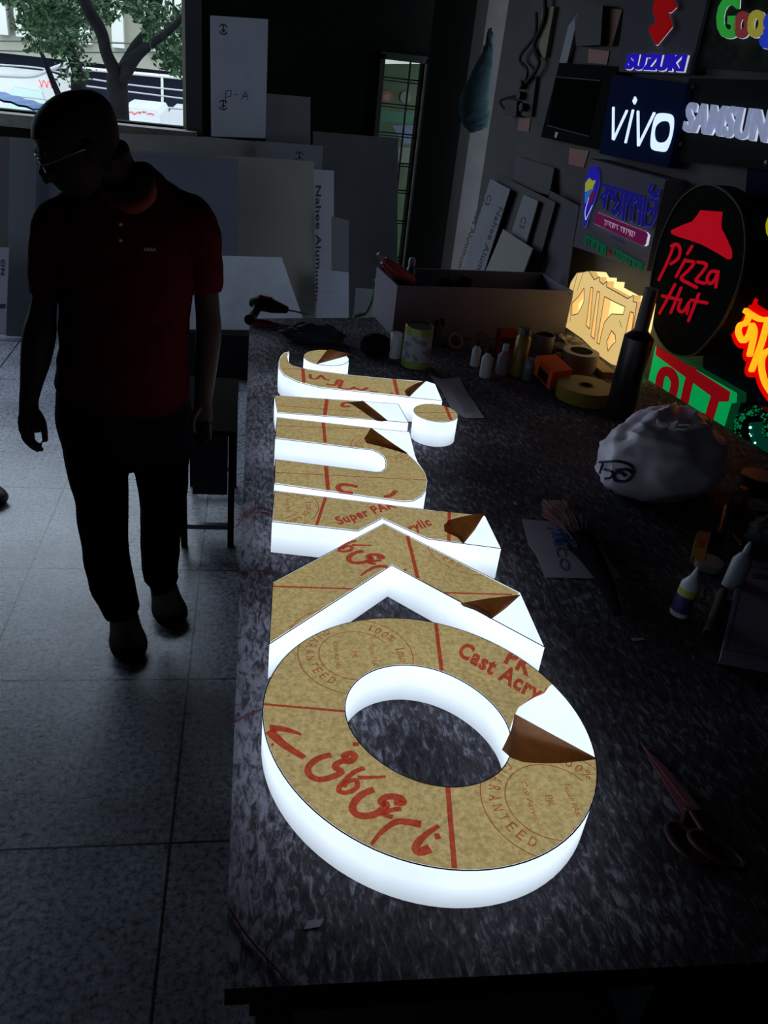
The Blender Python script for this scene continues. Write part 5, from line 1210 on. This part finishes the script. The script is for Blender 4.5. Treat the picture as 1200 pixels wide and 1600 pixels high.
# glue bottle
P = T(1060, 960); P = Vector((P.x, P.y, TZ + .001)); t = thing('glue_bottle', 'small white glue bottle with a yellow and navy label', 'bottle', P); r = rad(P, 15)
zn = up(1078, 890, P).z - TZ; h = zn; ti = (.25 * h, .1 * h)
axb = Vector((.10, .05, 1)).normalized()
MB().lathe(P, [(.001, 0), (r * .92, 0), (r, .004), (r, h * .66), (r * .55, h * .78), (r * .5, h * .82)], 22, ax=axb).build('body', mat('glue_white', (.55, .56, .68), .4), t, smooth=True)
MB().lathe(P + axb * h * .82, [(r * .42, 0), (r * .34, h * .06), (r * .12, h * .2)], 14, ax=axb).build('nozzle', mat('glue_white', (.55, .56, .68), .4), t, smooth=True)
MB().lathe(P + axb * h * .1, [(r * 1.01, 0), (r * 1.01, h * .34)], 22, ax=axb).build('navy_label', mat('label_navy', (.03, .03, .18), .5, noise=.5, nscale=60, contrast=(.5, .52)), t, smooth=True)
MB().lathe(P + axb * h * .44, [(r * 1.01, 0), (r * 1.01, h * .14)], 22, ax=axb).build('yellow_label', mat('label_yellow', (.42, .45, .05), .5), t, smooth=True)
# lighter-like yellow packet
q = [at_z(1090, 829, TZ + .02), at_z(1111, 832, TZ + .02), at_z(1100, 875, TZ + .02), at_z(1081, 869, TZ + .02)]
plq = Plane((0, 0, TZ + .02), (1, 0, 0), (0, 1, 0))
t = thing('yellow_packet', 'small orange-yellow packet above the glue bottle', 'packet', q[0]); MB().prism(plq, orient([(p.x, p.y) for p in q]), -.018, 0).build('body', mat('packet_orange', (.42, .20, .03), .5), t)
MB().prism(plq, orient(plq.pxs([(1092, 845), (1103, 847), (1101, 855), (1090, 853)])), .0004, .001).build('red_print_patch', mat('packet_red', (.3, .03, .02), .5), t)
# white bottle leaning
P = T(1140, 922); P = Vector((P.x, P.y, TZ + .001)); t = thing('white_squeeze_bottle', 'plain white squeeze bottle leaning by the flat carton', 'bottle', P); axb = Vector((.22, .2, 1)).normalized(); r = rad(P, 15)
MB().lathe(P + Vector((0, 0, .004)), [(.001, 0), (r, .003), (r, .07), (r * .5, .088)], 20, ax=axb).build('body', mat('soft_white', (.42, .46, .55), .45), t, smooth=True)
MB().lathe(P + axb * .09, [(r * .4, 0), (r * .35, .018), (r * .15, .03)], 14, ax=axb).build('cap', mat('soft_white', (.42, .46, .55), .45), t, smooth=True)
# flat pale carton
PC = mat('carton_pale', (.20, .185, .25), .7, spec=.15); zc = TZ + .024
pq = Plane((0, 0, zc), (1, 0, 0), (0, 1, 0)); q = orient(pq.pxs([(1160, 874), (1330, 898), (1310, 1058), (1127, 1024)]))
t = thing('flat_carton', 'flat pale mauve carton lying at the right edge of the bench', 'box', pq.w(*q[0]) - Vector((0, 0, .022)))
MB().prism(pq, q, -.021, 0).build('body', PC, t, bevel=.0015)
mb = MB(); q2 = pq.pxs([(1165, 884), (1325, 907), (1300, 1046), (1134, 1014)]); mb.stroke(pq, q2[:2] + q2[1:] + q2[:1], .0012, .0002, .0006); mb.build('lid_groove', mat('groove_grey', (.10, .09, .12), .8), t)
mb = MB(); mb.poly(pq, orient(pq.pxs([(1176, 896), (1215, 899), (1215, 907), (1176, 903)])), .0003, .0008); mb.build('dark_print', mat('maroon_print', (.09, .03, .04), .8), t)
t = thing('brown_card_tube', 'brown card tube lying beside the left edge of the flat carton', 'tube', T(1128, 965))
MB().tube([T(1130, 925, TZ + .012), T(1106, 990, TZ + .012)], .011, 14).build('tube', mat('carton_brown', (.10, .065, .05), .8), t, smooth=True); MB().tube([T(1106, 990, TZ + .012), T(1104, 994, TZ + .012)], .0085, 12).build('end_disc', MATTBLACK, t)
tag(crumple('paper_wad', T(1190, 848), (.045, .035, .04), mat('grey_film', (.20, .22, .24), .4), 'grey crumpled film behind the flat carton', 'scrap', seed=14, amp=.35)[0], 'grey crumpled film behind the flat carton', 'scrap')
simple('wide_jar', 'jar', 1178, 776, 27, 742, mat('dark_jar', (.012, .014, .02), .35), 'dark jar with a dull lid under the bead-studded letter', [(.95, 0), (1, .05), (1, .9), (.9, .93)], [('lid', .92, 1.0, .95, mat('dull_lid', (.12, .11, .09), .5))])
simple('brown_bottle', 'bottle', 1150, 800, 13, 762, mat('brown_plastic', (.28, .09, .03), .4), 'brown plastic bottle cap end below the dark jar', [(.9, 0), (1, .05), (1, .7), (.6, .85)], [('cap', .85, 1.0, .5, mat('brown_cap', (.30, .13, .05), .5))])
t = thing('black_clip_tool', 'black tool lying between the packet and the brown bottle', 'tool', T(1128, 830))
MB().tube([T(1133, 795, TZ + .015), T(1128, 815, TZ + .018), T(1122, 838, TZ + .014)], [.012, .016, .013], 10).build('body', mat('navy_black', (.012, .016, .03), .4), t, smooth=True); MB().tube([T(1144, 834, TZ + .012), T(1158, 852, TZ + .012)], .003, 6).build('metal_arm', mat('copper_metal', (.5, .25, .2), .35, .8), t, smooth=True)
t = thing('red_cutter', 'red-handled cutter lying right of the black tool', 'tool', T(1165, 806)); MB().tube([T(1143, 808, TZ + .012), T(1165, 800, TZ + .014), T(1187, 812, TZ + .012)], [.007, .010, .008], 10).build('handle', mat('dim_red_plastic', (.14, .02, .025), .5), t, smooth=True); MB().tube([T(1187, 812, TZ + .012), T(1196, 824, TZ + .008)], [.004, .001], 6).build('blade', STEEL, t, smooth=True)
sheet_on('white_offcut', [(1160, 782), (1200, 776), (1240, 790), (1195, 800), (1172, 796)], PW, 'white plastic offcut below the dark jar at the right edge', 'scrap', z=.004)
simple('tape_core', 'tape', 1105, 893, 22, 876, mat('pale_tan', (.26, .23, .20), .6), 'low pale dish beside the orange-yellow packet')
# scissors
t = thing('scissors', 'open steel scissors with dark red handles lying at the near right', 'scissors', T(1060, 1260))
z1, z2 = TZ + .006, TZ + .010
def blade(a_, b_, w_, z_, nm):
    pl = Plane((0, 0, z_), (1, 0, 0), (0, 1, 0)); A_, B_ = pl.px(*a_), pl.px(*b_); d = Vector((B_[0] - A_[0], B_[1] - A_[1])).normalized(); n_ = Vector((-d.y, d.x))
    q = [A_, (A_[0] + d.x * .06 + n_.x * w_ * .55, A_[1] + d.y * .06 + n_.y * w_ * .55), (B_[0] + n_.x * w_ * .6, B_[1] + n_.y * w_ * .6), (B_[0] - n_.x * w_ * .5, B_[1] - n_.y * w_ * .5), (A_[0] + d.x * .05 - n_.x * w_ * .2, A_[1] + d.y * .05 - n_.y * w_ * .2)]
    MB().prism(pl, orient(q), -.0015, 0).build(nm, mat('reddish_steel', (.50, .20, .24), .3, .6), t)
blade((1000, 1158), (1076, 1272), .018, z1, 'blade'); blade((1004, 1164), (1088, 1266), .016, z2, 'blade')
MB().lathe(T(1074, 1264, z2), [(.001, .003), (.005, .003), (.005, -.006)], 12).build('pivot', STEEL, t)
HM = mat('scissor_handle', (.05, .008, .01), .45)
def loop(cx, cy, rx, ry, a_, z_):
    C = T(cx, cy, z_); k = msize(C); pts = []
    for i in range(21):
        an = 2 * PI * i / 20; x, y = rx * k * math.cos(an), ry * k * math.sin(an); pts.append(C + Vector((x * math.cos(a_) - y * math.sin(a_), x * math.sin(a_) + y * math.cos(a_), 0)))
    return pts
MB().tube(loop(1075, 1318, 22, 40, .35, z1), .005, 8).tube([T(1072, 1268, z1), T(1066, 1290, z1)], .005, 8).build('handle_loop', HM, t, smooth=True)
MB().tube(loop(1120, 1328, 20, 44, .75, z2), .005, 8).tube([T(1080, 1268, z2), T(1100, 1300, z2)], .005, 8).build('handle_loop', HM, t, smooth=True)

# ------------------------------------------------------------------ the man
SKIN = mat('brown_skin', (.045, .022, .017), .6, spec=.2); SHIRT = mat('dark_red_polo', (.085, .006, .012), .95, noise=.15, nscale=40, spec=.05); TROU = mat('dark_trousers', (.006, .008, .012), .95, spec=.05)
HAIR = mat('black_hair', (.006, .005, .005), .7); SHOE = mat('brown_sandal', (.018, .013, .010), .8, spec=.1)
MY = 2.22
def J(x, y, dy=0): return at_y(x, y, MY + dy)
def limb(mb, pts, flat=1.0, seg=16, n=4, ref=(1, 0, 0)):
    """pts: (px, py, half width in photo pixels, depth offset[, flat])"""
    P = []
    for p in pts:
        C = J(p[0], p[1], p[3]); P.append((C.x, C.y, C.z, p[2] * msize(C), p[4] if len(p) > 4 else flat))
    q = spline(P, n); mb.tube([c[:3] for c in q], [max(.002, c[3]) for c in q], seg, flat=[c[4] for c in q], ref=ref)
def remesh(ob, vox, sm=4, fac=.6):
    r = ob.modifiers.new('r', 'REMESH'); r.mode = 'VOXEL'; r.voxel_size = vox; r.use_smooth_shade = True
    s_ = ob.modifiers.new('s', 'SMOOTH'); s_.iterations = sm; s_.factor = fac
    bpy.context.view_layer.update(); dg = bpy.context.evaluated_depsgraph_get()
    me = bpy.data.meshes.new_from_object(ob.evaluated_get(dg)); old = ob.data; ob.modifiers.clear(); ob.data = me; bpy.data.meshes.remove(old)
    if not me.materials: me.materials.append(SKIN)
    me.polygons.foreach_set('use_smooth', [True] * len(me.polygons))
man = thing('person', 'man in dark red polo and glasses standing left of the bench, looking down sideways', 'person', (J(205, 1000).x, MY, 0))
# head: local frame f (face), s (side), u (up), head bent forward
HC = J(131, 226)
pitch = math.radians(27)
f_ = Vector((-math.cos(pitch) * .96, -.27, -math.sin(pitch))).normalized(); s_ = Vector((.27, -.96, 0)); s_ = (s_ - f_ * s_.dot(f_)).normalized(); u_ = s_.cross(f_)
if u_.z < 0: u_ = -u_
HH = .221
tab = [(-.03, .20, -.05, .10), (.03, .36, -.05, .19), (.10, .415, -.10, .245), (.18, .415, -.17, .275), (.27, .435, -.27, .305), (.36, .425, -.35, .325), (.46, .415, -.42, .335), (.56, .435, -.46, .345), (.66, .455, -.485, .352), (.76, .435, -.485, .345), (.85, .38, -.445, .31), (.93, .28, -.35, .235), (.98, .15, -.2, .13), (1.0, .04, -.08, .05)]
def headmesh(mb, k=1.0, t0=-1, t1=2, seg=28, back_only=None):
    rows = []
    for t_, fr_, bk, hw in tab:
        bk *= .9
        if t_ < t0 or t_ > t1: continue
        ce, hl = (fr_ + bk) / 2, (fr_ - bk) / 2 * k; row = []
        for i in range(seg):
            a_ = 2 * PI * i / seg; ca, sa = math.cos(a_), math.sin(a_)
            ca2 = math.copysign(abs(ca) ** .9, ca); sa2 = math.copysign(abs(sa) ** .85, sa)
            row.append(HC + u_ * ((t_ - .5) * HH * (1 + (k - 1) * .8)) + f_ * ((ce + hl * ca2) * HH) + s_ * (hw * k * sa2 * HH))
        rows.append(row)
    b = len(mb.v)
    for r_ in rows: mb.v += r_
    for i in range(len(rows) - 1):
        for j in range(seg): mb.f.append((b + i * seg + j, b + i * seg + (j + 1) % seg, b + (i + 1) * seg + (j + 1) % seg, b + (i + 1) * seg + j)); mb.m.append(0)
    mb.f.append(tuple(b + j for j in range(seg))[::-1]); mb.f.append(tuple(b + (len(rows) - 1) * seg + j for j in range(seg))); mb.m += [0, 0]
def hp_(t_, f, s=0): return HC + u_ * ((t_ - .5) * HH) + f_ * (f * HH) + s_ * (s * HH)
body = MB(); headmesh(body)
body.tube([hp_(.60, .42), hp_(.50, .465), hp_(.42, .53), hp_(.375, .545), (hp_(.355, .44))], [.008, .010, .014, .016, .012], 10)       # nose
for sg in (-1, 1): body.ball(hp_(.385, .46, .055 * sg), .010, 8)
body.tube([hp_(.275, .43, -.10), hp_(.285, .465, 0), hp_(.275, .43, .10)], [.004, .009, .004], 8); body.tube([hp_(.235, .425, -.09), hp_(.232, .455, 0), hp_(.235, .425, .09)], [.004, .009, .004], 8)
body.ball(hp_(.10, .39), (.02, .02, .016), 10); body.tube([hp_(.62, .43, -.2), hp_(.64, .47, 0), hp_(.62, .43, .2)], [.006, .010, .006], 8)
for sg in (-1, 1):
    R_ = Matrix((f_, s_ * sg, u_)).transposed(); body.ball(hp_(.47, -.03, .355 * sg), (.018, .010, .032), 12, R=R_)
limb(body, [(168, 232, 33, .0), (178, 262, 33, .02), (196, 292, 36, .03), (205, 330, 40, .03)], flat=1.0)                                # neck
limb(body, [(198, 330, 70, .03), (197, 420, 80, .02), (197, 500, 80, 0), (196, 600, 82, 0), (196, 650, 84, 0)], flat=.62)             # trunk inside the clothes
for A_ in ([(86, 350, 22, 0), (76, 420, 21, 0), (68, 480, 20, -.01), (62, 520, 25, -.03), (56, 560, 23, -.05), (49, 600, 17, -.07), (45, 628, 14.5, -.08), (46, 645, 16, -.08, .6)],
           [(305, 350, 22, 0), (318, 420, 20, .0), (324, 480, 19, .0), (326, 520, 20, -.01), (322, 570, 18, -.03), (319, 610, 15, -.05), (317, 635, 14, -.05, .7)]): limb(body, A_)
for A_ in ([(160, 640, 36, 0), (170, 760, 30, 0), (176, 850, 24, .01), (186, 930, 17, .02), (192, 965, 15, .01)], [(245, 640, 36, .02), (250, 760, 28, .06), (247, 850, 22, .10), (248, 905, 15, .12), (252, 930, 14, .10)]): limb(body, A_)
# hands
def hand(w_, palm, fingers, thumb):
    limb(body, [w_, palm[0], palm[1]], seg=14)
    for F in fingers: limb(body, F, seg=8, n=3)
    limb(body, thumb, seg=8, n=3)
hand((46, 640, 15, -.08, .55), [(46, 658, 18, -.085, .5), (47, 675, 17.5, -.09, .45)],
     [[(36, 668, 5.2, -.085), (38, 684, 5.0, -.09), (46, 694, 4.6, -.10), (53, 700, 4.0, -.11)], [(42, 672, 5.6, -.10), (45, 690, 5.2, -.11), (54, 700, 4.8, -.12), (62, 704, 4.2, -.125)],
      [(48, 674, 5.6, -.115), (51, 690, 5.2, -.125), (60, 700, 4.8, -.135), (68, 703, 4.2, -.135)], [(49, 662, 5.6, -.125), (47, 682, 5.2, -.14), (56, 694, 4.8, -.15), (66, 697, 4.2, -.15)]],
     [(54, 640, 7, -.10), (65, 656, 6.5, -.12), (69, 672, 5.8, -.135), (71, 690, 4.8, -.14)])
hand((317, 630, 13, -.05, .55), [(317, 645, 16, -.05, .5), (316, 660, 16, -.055, .45)],
     [[(306, 660, 4.8, -.05), (305, 676, 4.6, -.055), (309, 690, 4.2, -.07)], [(312, 662, 5.0, -.06), (311, 682, 4.8, -.07), (316, 695, 4.2, -.085)], [(319, 662, 5.0, -.07), (319, 682, 4.8, -.08), (322, 694, 4.2, -.095)], [(326, 660, 4.8, -.075), (327, 677, 4.6, -.085), (327, 689, 4.2, -.10)]],
     [(309, 640, 6, -.07), (302, 654, 5.6, -.09), (301, 668, 5, -.10), (304, 678, 4.4, -.105)])
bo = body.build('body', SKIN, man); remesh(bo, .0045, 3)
# hair cap
hm2 = MB(); rows = []; seg = 36; K_ = 1.055
def tabat(t):
    for a_, b_ in zip(tab, tab[1:]):
        if a_[0] <= t <= b_[0]:
            f = (t - a_[0]) / (b_[0] - a_[0]); return [a_[k] + (b_[k] - a_[k]) * f for k in range(4)]
    return tab[-1]
for t in [.20, .28, .36, .44, .52, .58, .62, .66, .70, .75, .80, .86, .92, .96, .985, 1.0]:
    _, fr_, bk, hw = tabat(t); bk *= .9; cl_ = -.06 if t < .58 else (-.06 + (t - .58) / .14 * .5); row = []
    ce, hl = (fr_ + bk) / 2, (fr_ - bk) / 2 * K_
    for i in range(seg):
        a_ = 2 * PI * i / seg; ca, sa = math.cos(a_), math.sin(a_); ca2 = math.copysign(abs(ca) ** .9, ca); sa2 = math.copysign(abs(sa) ** .85, sa)
        row.append(HC + u_ * ((t - .5) * HH * (1 + (K_ - 1) * .8)) + f_ * (min(ce + hl * ca2, cl_) * HH) + s_ * (hw * K_ * sa2 * HH))
    rows.append(row)
b = len(hm2.v)
for r_ in rows: hm2.v += r_
for i in range(len(rows) - 1):
    for j in range(seg): hm2.f.append((b + i * seg + j, b + i * seg + (j + 1) % seg, b + (i + 1) * seg + (j + 1) % seg, b + (i + 1) * seg + j)); hm2.m.append(0)
hm2.f.append(tuple(b + j for j in range(seg))[::-1]); hm2.f.append(tuple(b + (len(rows) - 1) * seg + j for j in range(seg))); hm2.m += [0, 0]
ho_ = hm2.build('hair', HAIR, man); remesh(ho_, .004, 3, .5)
ho_.data.materials.clear(); ho_.data.materials.append(HAIR)
# glasses
gl = MB()
for sg in (-1, 1):
    pts = [hp_(.52 + .075 * math.sin(2 * PI * i / 16), .50, sg * (.17 + .115 * math.cos(2 * PI * i / 16))) for i in range(17)]; gl.tube(pts, .0022, 6)
    gl.tube([hp_(.54, .50, sg * .285), hp_(.54, .42, sg * .36), hp_(.52, .05, sg * .375), hp_(.49, -.06, sg * .37)], .0022, 6)
gl.tube([hp_(.54, .50, -.055), hp_(.56, .515, 0), hp_(.54, .50, .055)], .0022, 6)
go = gl.build('glasses', mat('steel_frame', (.35, .35, .35), .25, .9), man, smooth=True)
for sg in (-1, 1):
    mb = MB(); pts = [hp_(.52 + .07 * math.sin(2 * PI * i / 16), .50, sg * (.17 + .11 * math.cos(2 * PI * i / 16))) for i in range(16)]; mb.add(pts, [tuple(range(16))]); 
    lm = mat('lens', (.9, .95, 1), .05, trans=1.0); lo_ = mb.build('lens', lm, go); ss = lo_.modifiers.new('s', 'SOLIDIFY'); ss.thickness = .0012
# polo shirt
sh = MB()
limb(sh, [(203, 296, 52, .03, .62), (199, 312, 88, .02, .50), (197, 335, 108, .01, .5), (197, 370, 112, 0, .52), (198, 420, 104, -.01, .58), (197, 480, 99, -.015, .62), (195, 540, 99, -.02, .66), (195, 590, 101, -.02, .66), (194, 612, 100, -.01, .64)], seg=28, n=5)
limb(sh, [(110, 330, 30, .01), (86, 352, 35, 0), (76, 400, 30, 0), (73, 440, 28, 0), (72, 462, 27, 0)]); limb(sh, [(285, 325, 28, .01), (308, 350, 34, 0), (318, 400, 29, 0), (322, 435, 27, 0), (323, 456, 26, 0)])
limb(sh, [(182, 286, 34, .03, .9), (200, 300, 60, .03, .8), (200, 320, 85, .02, .6)], seg=20)
limb(sh, [(212, 292, 24, .03), (256, 314, 30, .02), (300, 342, 33, .01)]); limb(sh, [(150, 312, 28, .02), (110, 334, 28, .01), (86, 352, 30, 0)])
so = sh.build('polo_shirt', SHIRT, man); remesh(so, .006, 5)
from mathutils import noise as _nz
_N = [v.normal.copy() for v in so.data.vertices]
for v, nn in zip(so.data.vertices, _N):
    p = v.co.copy(); v.co = p + nn * (.006 * _nz.noise(Vector((p.x * 9, p.y * 9, p.z * 16))) + .003 * _nz.noise(p * 30))
so.data.materials.clear(); so.data.materials.append(SHIRT)
# collar, placket, buttons, chest mark
cl = MB(); 
for (a_, b_, c2, d2) in (([(150, 300), (175, 292), (205, 300), (228, 285)], 0, 0, 0),): pass
cp = [(160, 292, -.10), (182, 312, -.15), (208, 322, -.165), (236, 305, -.12), (240, 282, -.02), (222, 268, .08), (196, 268, .12)]
up_r = [J(x, y - 14, d) for x, y, d in cp]; lo_r = [J(x + (4 if x > 200 else -4), y + 12, d - .012) for x, y, d in cp]
sp1 = spline([tuple(p) for p in up_r], 4); sp2 = spline([tuple(p) for p in lo_r], 4)
cl.grid([[Vector(p) for p in sp1], [Vector(p) for p in sp2]]); co = cl.build('collar', mat('red_collar', (.22, .015, .02), .85), so if False else man, smooth=True)
x_ = co.modifiers.new('s', 'SOLIDIFY'); x_.thickness = .004
for y_ in (350, 375): MB().ball(J(188, y_, -.165 + (y_ - 350) * .0001), .005, 10).build('button', mat('pale_button', (.4, .38, .36), .5), man)
P1 = J(225, 392, -.155); pc = Plane((P1.x, P1.y, P1.z), (1, .25, 0), (0, 0, 1))
MB().text(pc, 'DRAX', (0, 0), (.028, 0), (0, .008), 0, .002, bold=.03).build('chest_print', mat('pale_thread', (.5, .45, .45), .7), man)
# trousers
tr = MB()
limb(tr, [(195, 590, 97, -.01, .62), (195, 625, 103, 0, .62), (196, 660, 104, 0, .62), (200, 700, 98, .01, .6), (204, 722, 90, .01, .5)], seg=26)
limb(tr, [(147, 660, 52, 0, 1.0), (152, 720, 50, 0), (157, 780, 40, -.01), (162, 840, 36, .0), (172, 900, 34, .01), (186, 940, 31, .01), (192, 956, 28, .01)])
limb(tr, [(252, 660, 46, .02, 1.0), (252, 720, 44, .03), (254, 780, 37, .05), (252, 840, 31, .09), (250, 880, 28, .11), (252, 905, 27, .12)])
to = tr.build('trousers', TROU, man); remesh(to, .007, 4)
_N = [v.normal.copy() for v in to.data.vertices]
for v, nn in zip(to.data.vertices, _N):
    p = v.co.copy(); v.co = p + nn * (.006 * _nz.noise(Vector((p.x * 9, p.y * 9, p.z * 12))))
to.data.materials.clear(); to.data.materials.append(TROU)
# shoes
def shoe(x0, y0, x1, y1, hw, nm='sandal'):
    A_, B_ = at_z(x0, y0, 0), at_z(x1, y1, 0); d = (B_ - A_); Ln = d.length; d.normalize(); n_ = Vector((-d.y, d.x, 0)); w_ = hw
    prof = [(0, .55, .055), (.12, .75, .075), (.3, .78, .085), (.5, .85, .065), (.7, 1.0, .050), (.88, .85, .038), (1.0, .35, .022)]
    mb = MB(); P = spline([(A_.x + d.x * Ln * t_, A_.y + d.y * Ln * t_, h_ / 2 + .004, w_ * k, h_ / 2) for t_, k, h_ in prof], 4)
    b = len(mb.v); seg = 16
    for x, y, z, r_, h_ in P:
        for i in range(seg):
            an = 2 * PI * i / seg; mb.v.append(Vector((x, y, z)) + n_ * r_ * math.cos(an) + Vector((0, 0, max(-z + .003, h_ * math.sin(an)))))
    for i in range(len(P) - 1):
        for j in range(seg): mb.f.append((b + i * seg + j, b + i * seg + (j + 1) % seg, b + (i + 1) * seg + (j + 1) % seg, b + (i + 1) * seg + j)); mb.m.append(0)
    mb.f.append(tuple(b + j for j in range(seg))[::-1]); mb.f.append(tuple(b + (len(P) - 1) * seg + j for j in range(seg))); mb.m += [0, 0]
    return mb
shoe(190, 955, 206, 1040, .060).build('sandal', SHOE, man, smooth=True); shoe(250, 912, 272, 985, .060).build('sandal', SHOE, man, smooth=True)
s2 = shoe(-30, 765, 3, 792, .05).build('shoe', mat('black_shoe', (.008, .008, .01), .5), smooth=True); tag(s2, 'black shoe on the floor at the left edge', 'shoe')

# ------------------------------------------------------------------ groups of repeats
GR = {'plastic_sheet': 'sheets leaning at the back wall', 'wall_sign': 'signs on the right wall', 'van': 'parked white vans', 'small_bottle': 'small bottles in front of the white box',
      'wall_board': 'boards standing high on the right wall', 'power_cord': 'cords around the socket board', 'wall_sticker': 'stickers on the right wall', 'paper_scrap': 'small scraps on the bench'}
for o in bpy.data.objects:
    k = o.name.split('.')[0]
    if k in GR and o.parent is None and 'group' not in o: o['group'] = GR[k]
